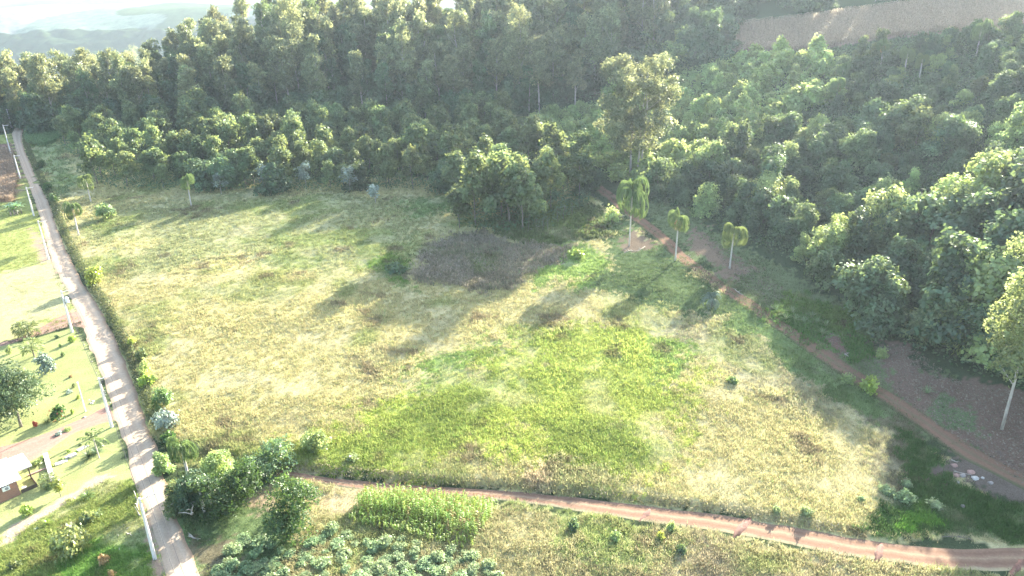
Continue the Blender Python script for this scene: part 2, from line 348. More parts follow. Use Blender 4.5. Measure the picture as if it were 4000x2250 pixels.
# terrain mesh, finer near the camera
ys = np.concatenate([np.arange(38, 130, .55), np.arange(130, 230, .9), np.arange(230, 330, 2.0), np.arange(330, 620, 6.0)])
xs = np.concatenate([np.arange(-420, -150, 4.0), np.arange(-150, -100, 1.2), np.arange(-100, 90, .6), np.arange(90, 150, 1.2), np.arange(150, 420, 5.0)])
GX, GY = np.meshgrid(xs, ys); GZ = TH(GX, GY)
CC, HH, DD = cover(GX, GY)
ln = (HH < .1)[..., None]; CC = np.where(ln, CC*(1+(lawn_noise(GX, GY)[..., None]-.5)*.5), CC)
nx, ny = len(xs), len(ys); idx = np.arange(nx*ny).reshape(ny, nx)
TF = np.stack([idx[:-1, :-1], idx[:-1, 1:], idx[1:, 1:], idx[1:, :-1]], -1).reshape(-1, 4)
gm = vcolmat('ground_cover', fine=5.0, amt=.35, bump=.5)
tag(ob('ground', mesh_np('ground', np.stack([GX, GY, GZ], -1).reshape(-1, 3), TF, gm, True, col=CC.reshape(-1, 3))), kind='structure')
# ------------------------------------------------------------ distant valley and hills
fy = np.concatenate([np.linspace(560, 1100, 30), np.linspace(1120, 2000, 130), np.linspace(2020, 6500, 80)]); fx = np.concatenate([np.linspace(-3500, -1500, 40), np.linspace(-1480, 100, 190), np.linspace(120, 3500, 40)])
FX, FY = np.meshgrid(fx, fy)
FZ = -70+ss(1120, 1750, FY+220*(fbm(FX, FY, 600, 4)-.5)+FX*.12)*(165-.02*FX*0+70*(fbm(FX, FY, 500, 8)-.5))+ss(1700, 5200, FY)*230
wood = (ss(1150, 1230, FY)*(1-ss(1640, 1700, FY+150*(fbm(FX, FY, 300, 2)-.5))))
FZ = FZ+wood*(fbm(FX, FY, 26, 6, 2)-.5)*26
patch = fbm(FX, FY, 420, 77, 2)
FC = np.where((wood > .5)[..., None], np.array((.05, .08, .035)), np.where((patch > .55)[..., None], np.array((.27, .28, .22)), np.where((patch > .42)[..., None], np.array((.16, .21, .14)), np.array((.07, .11, .045)))))
i2 = np.arange(FX.size).reshape(FX.shape); f2 = np.stack([i2[:-1, :-1], i2[:-1, 1:], i2[1:, 1:], i2[1:, :-1]], -1).reshape(-1, 4)
tag(ob('hills', mesh_np('hills', np.stack([FX, FY, FZ], -1).reshape(-1, 3), f2, vcolmat('far_land', fine=.05, amt=.3, bump=0), False, col=FC.reshape(-1, 3))), kind='structure')
# ------------------------------------------------------------ roads
def ribbon(name, A, B, mat, dz=.06, nc=8, sub=1.0, zf=TH0):
    A = np.array(A); B = np.array(B)
    def dens(C):
        out = []
        for i in range(len(C)-1):
            k = max(2, int(max(np.hypot(*(A[i+1]-A[i])), np.hypot(*(B[i+1]-B[i])))/sub))
            p0, p1, p2, p3 = C[max(i-1, 0)], C[i], C[i+1], C[min(i+2, len(C)-1)]
            for j in range(k):
                t = j/k; out.append(.5*((2*p1)+(-p0+p2)*t+(2*p0-5*p1+4*p2-p3)*t*t+(-p0+3*p1-3*p2+p3)*t**3))
        out.append(C[-1]); return np.array(out)
    a, b = dens(A), dens(B); n = len(a); s = np.concatenate([[0], np.cumsum(np.hypot(*np.diff((a+b)/2, axis=0).T))])
    u = np.linspace(0, 1, nc+1)
    wob = (vn(s, s*0, 2.2, 3)-.5)*.10; wob2 = (vn(s, s*0, 2.6, 8)-.5)*.10
    uu = u[None]+(1-u)[None]*wob[:, None]+u[None]*wob2[:, None]
    XY = a[:, None]*(1-uu[..., None])+b[:, None]*uu[..., None]
    z = zf(XY[..., 0], XY[..., 1])+dz-.03*np.cos((u-.5)*math.pi*2)[None]*0-(np.abs(u-.5) > .49)*dz*1.6
    V = np.concatenate([XY, z[..., None]], -1).reshape(-1, 3); i = np.arange(n*(nc+1)).reshape(n, nc+1)
    F = np.stack([i[:-1, :-1], i[:-1, 1:], i[1:, 1:], i[1:, :-1]], -1).reshape(-1, 4)
    me = mesh_np(name, V, F, mat, True)
    uv = me.uv_layers.new(name='UVMap'); li = np.concatenate([F.ravel()]); U = np.stack([np.tile(u, n), np.repeat(s, nc+1)], -1)[li]
    uv.data.foreach_set('uv', U.astype(np.float32).ravel())
    return tag(ob(name, me), kind='structure')
def roadmat(name, base, rut, mid, edge, ruts=(.28, .68), rw=.11):
    m, t = nodes(name); N = t.nodes; L = t.links
    uv = N.new('ShaderNodeUVMap'); sx = N.new('ShaderNodeSeparateXYZ'); L.new(uv.outputs[0], sx.inputs[0])
    g = N.new('ShaderNodeNewGeometry')
    nz = N.new('ShaderNodeTexNoise'); nz.inputs['Scale'].default_value = .6; nz.inputs['Detail'].default_value = 6; L.new(g.outputs['Position'], nz.inputs[0])
    wv = N.new('ShaderNodeMath'); wv.operation = 'MULTIPLY_ADD'; L.new(nz.outputs[0], wv.inputs[0]); wv.inputs[1].default_value = .16; L.new(sx.outputs[0], wv.inputs[2])
    r = N.new('ShaderNodeValToRGB'); L.new(wv.outputs[0], r.inputs[0]); cr = r.color_ramp
    o = .08
    pts = [(0+o, edge), (.1+o, base), (ruts[0]-rw/2+o, base), (ruts[0]+o, rut), (ruts[0]+rw/2+o, base), ((ruts[0]+ruts[1])/2+o, mid), (ruts[1]-rw/2+o, base), (ruts[1]+o, rut), (ruts[1]+rw/2+o, base), (.9+o, edge)]
    cr.elements[0].position = pts[0][0]; cr.elements[0].color = (*pts[0][1], 1); cr.elements[1].position = pts[-1][0]; cr.elements[1].color = (*pts[-1][1], 1)
    for p_, c_ in pts[1:-1]: e = cr.elements.new(p_); e.color = (*c_, 1)
    n2 = N.new('ShaderNodeTexNoise'); n2.inputs['Scale'].default_value = 3.5; n2.inputs['Detail'].default_value = 8; n2.inputs['Roughness'].default_value = .75
    L.new(g.outputs['Position'], n2.inputs[0])
    mr = N.new('ShaderNodeMapRange'); mr.inputs[1].default_value = .3; mr.inputs[2].default_value = .7; mr.inputs[3].default_value = .78; mr.inputs[4].default_value = 1.18; L.new(n2.outputs[0], mr.inputs[0])
    v = N.new('ShaderNodeVectorMath'); v.operation = 'SCALE'; L.new(r.outputs[0], v.inputs[0]); L.new(mr.outputs[0], v.inputs['Scale'])
    d = N.new('ShaderNodeBsdfDiffuse'); L.new(v.outputs[0], d.inputs[0])
    b = N.new('ShaderNodeBump'); b.inputs['Strength'].default_value = .35; b.inputs['Distance'].default_value = .1; L.new(n2.outputs[0], b.inputs['Height']); L.new(b.outputs[0], d.inputs['Normal'])
    ou = N.new('ShaderNodeOutputMaterial'); L.new(d.outputs[0], ou.inputs[0]); return m
road_m = roadmat('gravel_road', (.42, .325, .23), (.46, .365, .265), (.39, .30, .22), (.35, .24, .155), rw=.24)
track_m = roadmat('red_earth_track', (.24, .16, .11), (.20, .125, .085), (.29, .215, .14), (.35, .30, .18), rw=.24)
htrack_m = roadmat('litter_track', (.19, .125, .085), (.21, .125, .085), (.16, .13, .08), (.11, .115, .06), rw=.2)
drive_m = roadmat('driveway_earth', (.29, .185, .14), (.31, .205, .16), (.29, .19, .145), (.30, .21, .15), rw=.2)
ribbon('road', wRL, wRR, road_m, .07)
ribbon('dirt_track', wTU, wTL, track_m, .07)
hn = np.array([[-(wHT[min(i+1, len(wHT)-1)]-wHT[max(i-1, 0)])[1], (wHT[min(i+1, len(wHT)-1)]-wHT[max(i-1, 0)])[0]] for i in range(len(wHT))]); hn = hn/np.linalg.norm(hn, axis=1)[:, None]
ribbon('hill_track', wHT+hn*2.0, wHT-hn*2.0, htrack_m, .08, zf=TH)
ribbon('driveway_far', W([(330, 1213), (248, 1227), (165, 1277), (60, 1325), (-60, 1350)]), W([(352, 1297), (276, 1285), (136, 1322), (30, 1350), (-60, 1375)]), drive_m, .05)
ribbon('driveway_near', W([(425, 1580), (359, 1616), (301, 1645), (194, 1688), (100, 1722), (0, 1748), (-90, 1775)]), W([(452, 1650), (369, 1672), (291, 1703), (235, 1735), (180, 1780), (60, 1835), (-90, 1890)]), drive_m, .05)
# ------------------------------------------------------------ grass as one mass of blades
rng = np.random.default_rng(7)
def scatter(x0, x1, y0, y1, dens):
    n = int((x1-x0)*(y1-y0)*dens); return rng.uniform(x0, x1, n), rng.uniform(y0, y1, n)
pts = [scatter(-110, 100, 52, 100, 9.5), scatter(-150, 120, 100, 150, 5.8), scatter(-200, 90, 150, 215, 3.2), scatter(-215, -100, 215, 300, 1.4)]
X = np.concatenate([p[0] for p in pts]); Y = np.concatenate([p[1] for p in pts])
Cg, Hg, Dg = cover(X, Y)
Zg = TH(X, Y); pu, pv, pf = project(X, Y, Zg)
keep = (rng.random(len(X)) < Dg/3.0) & (Hg > .09) & (pu > -150) & (pu < 4150) & (pv < 2400)
RP = [tuple(p) for p in np.concatenate([wRL, wRR[::-1]])]; TP = [tuple(p) for p in np.concatenate([wTU, wTL[::-1]])]
HP = [tuple(p) for p in np.concatenate([wHT+hn*1.3, (wHT-hn*1.3)[::-1]])]
keep &= ~pin(RP, X, Y) & ~(pin(HP, X, Y) & (rng.random(len(X)) < .5)) & ~(pin(TP, X, Y) & (rng.random(len(X)) < np.where(pdist([tuple(p) for p in wTU], X, Y) < .6, .2, np.where(pdist([tuple(p) for p in wTL], X, Y) < .7, .3, .82))))
intrack = pin(TP, X, Y)
X, Y, Zg, Cg, Hg = X[keep], Y[keep], Zg[keep], Cg[keep], Hg[keep]; intrack = intrack[keep]
Hg = np.where(intrack, .15, Hg); Cg = np.where(intrack[:, None], np.array((.52, .42, .27)), Cg)
NB = 9; n = len(X)
wind = fbm(X, Y, 5, 201)*math.pi*2.2
ang = (wind[:, None]+rng.normal(0, 1.5, (n, NB))); lean = rng.uniform(.25, 1.0, (n, NB))
Hb = Hg[:, None]*rng.uniform(.55, 1.25, (n, NB)); wb = (.032+.028*(np.clip(Y, 60, 250)/100))[:, None]*rng.uniform(.7, 1.5, (n, NB))*np.clip(Hg, .3, 1.3)[:, None]
bx = X[:, None]+rng.normal(0, .24, (n, NB)); by = Y[:, None]+rng.normal(0, .24, (n, NB)); bz = np.repeat(Zg[:, None], NB, 1)-.05
dx, dy = np.cos(ang), np.sin(ang); L_ = Hb*lean*.9; top = Hb*np.sqrt(np.clip(1.1-lean*.7, .15, 1))
sa = ang+math.pi/2+rng.normal(0, .6, (n, NB)); wx, wy = np.cos(sa)*wb, np.sin(sa)*wb
v0 = np.stack([bx-wx*.6, by-wy*.6, bz], -1); v1 = np.stack([bx+wx*.6, by+wy*.6, bz], -1)
m0 = np.stack([bx+dx*L_*.4+wx, by+dy*L_*.4+wy, bz+top*.75], -1); m1 = np.stack([bx+dx*L_*.4-wx, by+dy*L_*.4-wy, bz+top*.75], -1)
tp = np.stack([bx+dx*L_, by+dy*L_, bz+top], -1)
V = np.stack([v0, v1, m0, m1, tp], 2).reshape(-1, 3); q = np.arange(n*NB)*5
F4 = np.stack([q, q+1, q+2, q+3], -1); F3 = np.stack([q+3, q+2, q+4], -1)
bc = Cg[:, None, :]*rng.uniform(.75, 1.25, (n, 1, 1))*rng.uniform(.8, 1.25, (n, NB, 1)); mixg = (rng.random((n, NB, 1)) < .12); bc = np.where(mixg, bc*np.array((.75, 1.0, .8)), bc)
print('grass tufts', n)
tag(ob('grass', mesh_np('grass', V, [F4, F3], vcolmat('grass_blades', amt=0, trans=.38), False, col=np.repeat(bc.reshape(-1, 3), 5, 0))), 'uncut tangled meadow grass, straw yellow with bright green bands', 'grass', kind='stuff')
del V, F4, F3, bc
# ------------------------------------------------------------ plant meshes
bark_pale = plain('pale_bark', (.42, .38, .32), .9, .3, 2.0, stretch=(1, 1, .3)); bark_grey = plain('grey_bark', (.20, .17, .14), .9, .3, 3.0, stretch=(1, 1, .3))
bark_dark = plain('dark_bark', (.10, .075, .055), .9, .3, 3.0); dead_m = plain('bleached_wood', (.46, .41, .34), .9, .2, 4.0)
L_wat = leafmat('wattle_leaf', (.105, .155, .075), (.32, .36, .11), .28, .42, .03); L_euc = leafmat('eucalyptus_leaf', (.16, .195, .105), (.42, .42, .17), .22, .42, .04)
L_vine = leafmat('vine_leaf', (.07, .125, .065), (.24, .31, .09), .28, .38, .045); L_shr = leafmat('pale_shrub_leaf', (.26, .34, .13), (.52, .58, .18), .25, .45, .05)
L_silver = leafmat('silver_leaf', (.27, .33, .27), (.30, .36, .22), .12, .25, .06); L_dark = leafmat('dark_leaf', (.05, .09, .035), (.16, .26, .05), .2, .35, .03)
L_lime = leafmat('lime_leaf', (.22, .30, .055), (.50, .56, .10), .15, .5, .06); L_cass = leafmat('bluish_leaf', (.26, .335, .17), (.38, .46, .2), .12, .4, .03)
L_palm = leafmat('palm_leaf', (.13, .19, .065), (.30, .37, .11), .14, .34, .05); L_corn = leafmat('corn_leaf', (.28, .38, .11), (.48, .58, .12), .15, .45, .03)
L_dry = leafmat('dry_leaf', (.38, .28, .14), (.50, .36, .16), .15, .4, .03); L_blue = leafmat('blue_green_leaf', (.12, .18, .14), (.2, .26, .14), .1, .3, .1)
L_red = leafmat('red_leaf', (.26, .06, .035), (.4, .1, .05), .1, .4, .05); L_euc2 = leafmat('young_eucalyptus_leaf', (.20, .235, .10), (.42, .44, .15), .1, .45, .04)
def limb_mesh(name, mat, seed, h, r, lean=0.0, nb=5, start=.45, spread=.3, n=7, wob=.02):
    rg = random.Random(seed); mb = MB(); a = rg.uniform(0, 6.28)
    P_ = []
    for i in range(7):
        t = i/6; P_.append((math.cos(a)*lean*h*t*t+rg.uniform(-1, 1)*wob*h*t, math.sin(a)*lean*h*t*t+rg.uniform(-1, 1)*wob*h*t, h*.9*t-.2))
    mb.tube(P_, [r*(1-.75*i/6) for i in range(7)], n)
    for k in range(nb):
        t = start+(.92-start)*k/max(1, nb-1); i = min(5, int(t*6)); f = t*6-i
        b = Vector(P_[i]).lerp(Vector(P_[i+1]), f); q = rg.uniform(0, 6.28); l = h*spread*rg.uniform(.6, 1.1)
        d = Vector((math.cos(q), math.sin(q), rg.uniform(.5, 1.1))).normalized()
        m_ = b+d*l*.5+Vector((0, 0, .05*l)); e = b+d*l+Vector((0, 0, .15*l))
        mb.tube([b, m_, e], [r*.42*(1-.5*t), r*.26*(1-.5*t), r*.08], 5, False)
    return mb.mesh(name, mat, True)
def crown_me(name, mat, seed, lobes, n, size, **k):
    r_ = np.random.default_rng(seed); V, F, T = cloud(r_, lobes, n, size, **k); return mesh_np(name, V, F, mat, False, tint=T)
def lobeset(seed, n, R_, z0, z1, lr, flat=.8, taper=.5, off=(0, 0)):
    rg = random.Random(seed); L = []
    for i in range(n):
        t = (i+.5)/n; z = z0+(z1-z0)*t; rad = R_*(1-taper*t)*math.sqrt(rg.random())*.95; q = rg.uniform(0, 6.28)*1.0+i*2.4; s = lr*rg.uniform(.75, 1.25)*(1-.25*taper*t)
        L.append((off[0]+rad*math.cos(q), off[1]+rad*math.sin(q), z, s, s*rg.uniform(.8, 1.2), s*flat*rg.uniform(.8, 1.2)))
    return L
V_wat = []
for s in range(5):
    lb = lobeset(100+s, 15, 3.2, 4.0, 9.6+s*.3, 1.35, .95, .55)
    V_wat.append((limb_mesh('trunk', bark_grey, s, 10, .16, .06, 5, .4, .25), crown_me('crown', L_wat, s+1, lb, 2300, .42, up=.3, hollow=.45)))
V_euc = []
for s in range(5):
    lb = lobeset(200+s, 26, 5.0, 8 if s % 2 else 12, 27.5, 2.2, .8, .4+.1*(s % 3))
    V_euc.append((limb_mesh('trunk', bark_pale, s+20, 27, .38, .05, 9, .35, .2), crown_me('crown', L_euc, s+11, lb, 5200, .5, up=.2, hollow=.4, droop=.8)))
V_vine = []
for s in range(6):
    rg = random.Random(300+s); tall = (s % 3 == 2)
    lb = lobeset(300+s, 17, 3.7 if not tall else 2.2, 1.8, 6.6 if not tall else 9.0, 1.75 if not tall else 1.35, .85, .42)
    lb += [(rg.uniform(-3.6, 3.6), rg.uniform(-3.6, 3.6), 1.0, 2.0, 2.0, 1.5) for _ in range(5)]
    V_vine.append((limb_mesh('trunk', bark_dark, s+40, 6.5, .2, .06, 4, .4, .25), crown_me('crown', L_vine, s+31, lb, 5200, .34, up=.45, hollow=.74, rnd=.6)))
V_shr = []
for s in range(4):
    lb = lobeset(400+s, 9, 2.0, 1.6, 4.3, 1.15, .8, .45)
    V_shr.append((limb_mesh('stem', bark_grey, s+60, 4, .09, .08, 5, .25, .35), crown_me('foliage', L_shr, s+51, lb, 1500, .36, up=.5, hollow=.5, rnd=.9, aspect=1.9)))
def bush_var(mat, seed, n=1100, size=.11, lobes=9, hollow=.6):
    lb = lobeset(seed, lobes, .62, .28, .78, .36, .85, .35)+[(0, 0, .42, .62, .62, .42)]
    return crown_me('foliage', mat, seed, lb, n, size, up=.35, hollow=hollow)
bush_cache = {}
def bushmesh(mat, v=0, n=1100, size=.11):
    k = (mat.name, v, n, size)
    if k not in bush_cache: bush_cache[k] = bush_var(mat, 500+v*7+len(mat.name), n, size)
    return bush_cache[k]
stem_cache = {}
def stemmesh(mat):
    if mat.name not in stem_cache:
        stem_cache[mat.name] = limb_mesh('stem', mat, 77, .8, .03, .05, 4, .15, .4, 5)
    return stem_cache[mat.name]
rg = random.Random(11)
def tree(name, label, cat, loc, var, s=1.0, group=None, lean=0, names=('trunk', 'crown'), leaf=None):
    t = thing(name, label, cat, loc, rg.uniform(0, 6.28), group, (s*rg.uniform(.92, 1.08), s*rg.uniform(.92, 1.08), s*rg.uniform(.9, 1.12)))
    t.rotation_euler = (rg.uniform(-lean, lean), rg.uniform(-lean, lean), t.rotation_euler[2])
    ob(names[0], var[0], t); c = ob(names[1], var[1], t)
    if leaf:
        c.material_slots[0].link = 'OBJECT'; c.material_slots[0].material = leaf
    return t
def bush(name, label, cat, b, wpx, hpx, mat, v=0, group=None, stem=bark_grey, n=1100, size=.11, sq=1.0):
    B = P(*b); d = dep(B); wdt = wpx*d/F_PX/2/.98; h = max(.2, hgt_at(B, b[0], b[1]-hpx)*.82)
    t = thing(name, label, cat, (B[0], B[1], B[2]), rg.uniform(0, 6.28), group, (wdt, wdt, h))
    ob('stem', stemmesh(stem), t); ob('foliage', bushmesh(mat, v, n, size), t); return t
# ------------------------------------------------------------ forests
def fill(poly, sp_, jit=.42, seed=1):
    r_ = random.Random(seed); poly = [tuple(p) for p in poly]; x0, x1 = min(p[0] for p in poly), max(p[0] for p in poly); y0, y1 = min(p[1] for p in poly), max(p[1] for p in poly)
    out = []; j = 0; y = y0
    while y <= y1:
        x = x0+(j % 2)*sp_/2
        while x <= x1:
            a, b = x+r_.uniform(-jit, jit)*sp_, y+r_.uniform(-jit, jit)*sp_
            if pin(poly, np.array([a]), np.array([b]))[0]: out.append((a, b))
            x += sp_
        y += sp_*.87; j += 1
    return out
def vis(x, y, h, m=260):
    z = float(TH(x, y)); u0, v0_, f = project(x, y, z); u1, v1_, f = project(x, y, z+h)
    return (-m < u0 < 4000+m*3) and v1_ < 2450 and v0_ > -250
def sector(u):
    return ['far left end', 'left end', 'left quarter', 'left of centre', 'near the middle', 'just past the middle', 'right of centre', 'right quarter', 'near the right edge', 'right edge'][int(min(9, max(0, u/400)))]
def band(v_):
    return 'topmost part' if v_ < 150 else ('top part' if v_ < 280 else ('upper part' if v_ < 420 else ('upper middle' if v_ < 560 else ('middle' if v_ < 700 else ('lower middle' if v_ < 850 else ('lower part' if v_ < 1000 else 'lower edge'))))))
def size(k): return 'small' if k < .85 else ('medium' if k < 1.1 else 'large')
WAT = [(-168, 262), (-146, 238), (-138, 222), (-124, 212), (-100, 209), (-68, 205), (-40, 206), (-17, 204), (-15, 184), (-14, 174), (-2, 169), (12, 174), (22, 188), (24, 204), (20, 224), (6, 250), (-4, 288), (-180, 290), (-176, 275)]
cnt = {}
for x, y in fill(WAT, 7.6, .52, seed=3)[:300]:
    z = float(TH0(x, y)); u, v_, _ = project(x, y, z+8); row = 'front edge' if y < 216 else ('front rows' if y < 232 else ('middle rows' if y < 255 else 'back rows'))
    k_ = rg.choice((.72, .88, 1.0, 1.12, 1.3))*rg.uniform(.92, 1.08)*(1.2 if y < 195 else 1); oth = rg.random() < .16
    L_ = ('%s dark rounded tree, %s of the meadow wood, %s' if oth else '%s olive wattle tree, %s of the meadow wood, %s') % (size(k_), row, sector(u))
    tree('wattle_tree' if not oth else 'forest_tree', L_, 'tree', (x, y, float(TH(x, y))), V_vine[rg.randrange(6)] if oth else V_wat[rg.randrange(5)], k_, L_, .06)
    cnt['w'] = cnt.get('w', 0)+1
EUC = [(-330, 330), (-300, 305), (-235, 303), (-200, 300), (-182, 293), (-100, 293), (0, 293), (28, 290), (50, 300), (72, 318), (85, 345), (100, 400), (-60, 420), (-150, 400), (-200, 360), (-330, 360)]
for x, y in fill(EUC, 11.2, seed=5)[:300]:
    if not vis(x, y, 28): continue
    z = float(TH0(x, y)); u, v_, _ = project(x, y, z+20)
    dark = rg.random() < .32; k_ = rg.uniform(.82, 1.1)*(.8 if dark else 1)*(.93 if x < -185 else (1.22 if (x > -120 and y > 315) else 1.0))
    L_ = ('%s dark leafy tree among the eucalyptus, %s, %s' if dark else '%s pale eucalyptus on the wooded slope, %s, %s') % (size(k_), band(v_), sector(u))
    tree('eucalyptus_tree' if not dark else 'forest_tree', L_, 'tree', (x, y, z), V_euc[rg.randrange(5)], k_, L_, .04, leaf=L_vine if dark else None)
    cnt['e'] = cnt.get('e', 0)+1
# vine covered wood on the right-hand slope
VIN = [tuple(P0(*p)[:2]) for p in [(2480, 760), (2720, 850), (2900, 950), (3150, 1060), (3350, 1210), (3480, 1340), (3640, 1430), (3800, 1480), (4050, 1560)]]+[(98, 84), (130, 84), (190, 150), (215, 221), (184, 223), (165, 229), (157, 233), (135, 252), (116, 264)]+[tuple(P0(*p)[:2]) for p in [(3240, 240), (3300, 330), (3150, 450), (3000, 560), (2850, 620), (2650, 720)]]
SHR = [tuple(P0(*p)[:2]) for p in [(2330, 670), (2180, 600), (2050, 520), (2100, 430), (2350, 400), (2650, 290), (2850, 222), (3240, 235), (3300, 330), (3150, 450), (3000, 560), (2850, 620), (2650, 720), (2440, 745)]]
VT = fill(VIN, 7.3, seed=8)
VT = [p for p in VT if vis(p[0], p[1], 9)][:300]
print('VT', len(VT))
for x, y in VT:
    z = float(TH0(x, y)); u, v_, _ = project(x, y, z+5)
    big = rg.choice((.62, .8, .95, 1.1, 1.3))*rg.uniform(.9, 1.1)*(.72 if v_ < 450 else 1.0)*(1.4 if (x > 72 and y < 150) else 1.0)
    dense = rg.random(); lf = None if dense < .58 else (L_shr if dense < .82 else L_wat)
    L_ = ('%s tree draped in dark vines, %s of right hillside, %s' if lf is None else ('%s pale green tree, %s of right hillside, %s' if lf is L_shr else '%s olive green tree, %s of right hillside, %s')) % (size(big), band(v_), sector(u))
    tree('vine_covered_tree' if lf is None else 'hillside_tree', L_, 'tree', (x, y, z), V_vine[rg.randrange(6)], big, L_, .08, leaf=lf)
for x, y in fill(SHR, 5.0, seed=9)[:300]:
    z = float(TH0(x, y)); u, v_, _ = project(x, y, z+3); k_ = rg.choice((.7, .9, 1.1, 1.35))*rg.uniform(.9, 1.1)
    L_ = '%s pale broad leaved shrub in the hillside clearing, %s, %s' % (size(k_), band(v_), sector(u))
    tree('leafy_shrub', L_, 'shrub', (x, y, z), V_shr[rg.randrange(4)], k_, L_, .12, ('stem', 'foliage'))
    cnt['s'] = cnt.get('s', 0)+1
# undergrowth mass below all the woods
def under(name, label, poly, dens, hh, mat, size, seed):
    r_ = np.random.default_rng(seed); poly = [tuple(p) for p in poly]; a = np.array(poly); n_ = int((a[:, 0].max()-a[:, 0].min())*(a[:, 1].max()-a[:, 1].min())*dens)
    x = r_.uniform(a[:, 0].min(), a[:, 0].max(), n_); y = r_.uniform(a[:, 1].min(), a[:, 1].max(), n_); k = pin(poly, x, y); x, y = x[k], y[k]
    u, v_, _ = project(x, y, TH0(x, y)+1); k = (u > -100) & (u < 4200) & (v_ > -60); x, y = x[k], y[k]; n_ = len(x)
    hn_ = hh*(.35+1.1*fbm(x, y, 6, seed)); z = TH(x, y)+hn_*r_.random(n_)**.5
    V, F, T = leaves(r_, np.stack([x, y, z], -1), r_.normal(size=(n_, 3))*.8+np.array([0, 0, .7]), size, 1.5)
    tag(ob(name, mesh_np(name, V, F, mat, False, tint=T)), label, 'undergrowth', kind='stuff')
under('undergrowth', 'dark tangle of low leaves under the wattle wood', WAT, 3.0, 2.2, L_vine, .45, 4)
under('undergrowth', 'dark leafy scrub at the foot of the eucalyptus slope', EUC, 1.2, 4.0, L_vine, .7, 14)
under('undergrowth', 'vines and low leaves covering the right-hand hillside', VIN, 4.0, 2.2, L_vine, .4, 24)
under('undergrowth', 'leafy scrub filling the sunny hillside clearing', SHR, 4.0, 2.0, L_shr, .45, 34)
BK = [tuple(p) for p in wRR[5:20]]+[(p[0]+1.9, p[1]+.6) for p in wRR[5:20][::-1]]
under('bank_plants', 'dark brown and green weeds hanging on the bank along the gravel road', BK, 34, .95, leafmat('bank_leaf', (.11, .13, .065), (.2, .24, .08), 0, .35, .02), .22, 44)
LIT = W([(2700, 880), (3350, 1330), (3560, 1360), (3760, 1500), (4100, 1560), (4200, 2000), (4100, 1960), (3850, 1800), (3400, 1480), (2900, 1130)])
under('leaf_litter', 'dead leaves and twigs strewn over the bare slope', LIT, 9, .12, leafmat('litter_leaf', (.24, .18, .14), (.2, .15, .1), 0, .1, .02), .22, 46)
BK2 = [tuple(p) for p in wTU[:11]]+[(p[0]+.2, p[1]+1.4) for p in wTU[:11][::-1]]
under('bank_plants', 'dry grass and weeds along the cut bank above the red track', BK2, 22, .5, leafmat('dry_bank_leaf', (.30, .25, .16), (.36, .32, .18), 0, .35, .02), .2, 45)
print(cnt, 'vines', len(VT))
for x, y in fill([(-180, 286), (-100, 286), (0, 288), (40, 296), (70, 318), (70, 345), (-60, 350), (-150, 335), (-215, 318), (-300, 318), (-240, 300)], 9.5, seed=31):
    if not vis(x, y, 10): continue
    u, v_, _ = project(x, y, float(TH0(x, y))+5)
    tree('understory_tree', 'dark rounded tree filling in under the tall eucalyptus, %s' % sector(u), 'tree', (x, y, float(TH0(x, y))), V_vine[rg.randrange(6)], rg.uniform(1.0, 1.7), 'dark trees under the eucalyptus, %s' % sector(u), .06)
GAP = [tuple(P0(*p)[:2]) for p in [(2350, 400), (2650, 288), (2840, 220), (2850, 105)]]+[(96, 332), (78, 350), (60, 318), (48, 300)]
for x, y in fill(GAP, 7.0, seed=32):
    u, v_, _ = project(x, y, float(TH0(x, y))+5)
    tree('hillside_tree', 'vine hung tree in the dark wood left of the dry field, %s' % ('lower part' if v_ > 150 else 'upper part'), 'tree', (x, y, float(TH0(x, y))), V_vine[rg.randrange(6)], rg.uniform(1.2, 1.8), 'trees left of the dry field, %s' % ('lower' if v_ > 150 else 'upper'), .06, leaf=rg.choice((None, None, L_shr)))
# trees out to the right (they throw the shade over the lower right corner)
RT = [(100, 112), (96, 104), (106, 122), (110, 130), (112, 112), (92, 94), (118, 124), (104, 98), (98, 84), (88, 78), (116, 140), (124, 134)]
for x, y in RT:
    tree('eucalyptus_tree', 'tall eucalyptus standing just beyond the right edge of the picture', 'tree', (x, y, float(TH0(x, y))), V_euc[rg.randrange(5)], rg.uniform(.8, 1.0), 'eucalyptus beyond the right edge', .03, leaf=L_euc2)
# ------------------------------------------------------------ hero eucalyptus
def hero_euc(label, b, top, R_, seed, lean, leaf, stems=1, lobes=34, n=12000, z0=.38, size=.42, tr=.38, tap=.35):
    B = P(*b); h = hgt_at(B, *top); t = thing('eucalyptus_tree', label, 'tree', tuple(B))
    rr = random.Random(seed)
    for k in range(stems):
        o_ = ob('trunk', limb_mesh('trunk', bark_pale, seed+k, h*rr.uniform(.85, 1.0), tr, lean, 10, .3, .2), t, (rr.uniform(-2.4, 2.4)*(stems > 1), rr.uniform(-1.5, 1.5)*(stems > 1), 0))
    lb = lobeset(seed, lobes, R_, h*z0, h*.94, h*.075, .8, tap)
    ob('crown', crown_me('crown', leaf, seed, lb, n, size, up=.25, hollow=.35, droop=1.2), t); return t
hero_euc('big spreading pale eucalyptus with three trunks standing alone above the tall palm', (2475, 690), (2530, 200), 12.5, 901, .03, L_euc, 3, 80, 38000, .24, .42, .38, .2)
hero_euc('slender eucalyptus with bare white trunk beside the track at the right edge', (3912, 1680), (3985, 890), 5.0, 911, .04, L_euc2, 1, 44, 17000, .38, .3, .24)
for i, (b, t_) in enumerate([((2030, 440), (1960, 10)), ((1180, 430), (1240, -40)), ((560, 400), (560, 165)), ((860, 330), (850, 90))]):
    hero_euc(['pale eucalyptus with drooping crown tallest at the centre of the wood', 'white limbed eucalyptus rising above the dark trees top left of centre', 'bent pale eucalyptus at the left of the tall wood', 'pale leafy eucalyptus on the skyline of the wood'][i], b, t_, 5.5, 931+i, .05, L_euc, 1, 26, 8000, .4, .45)
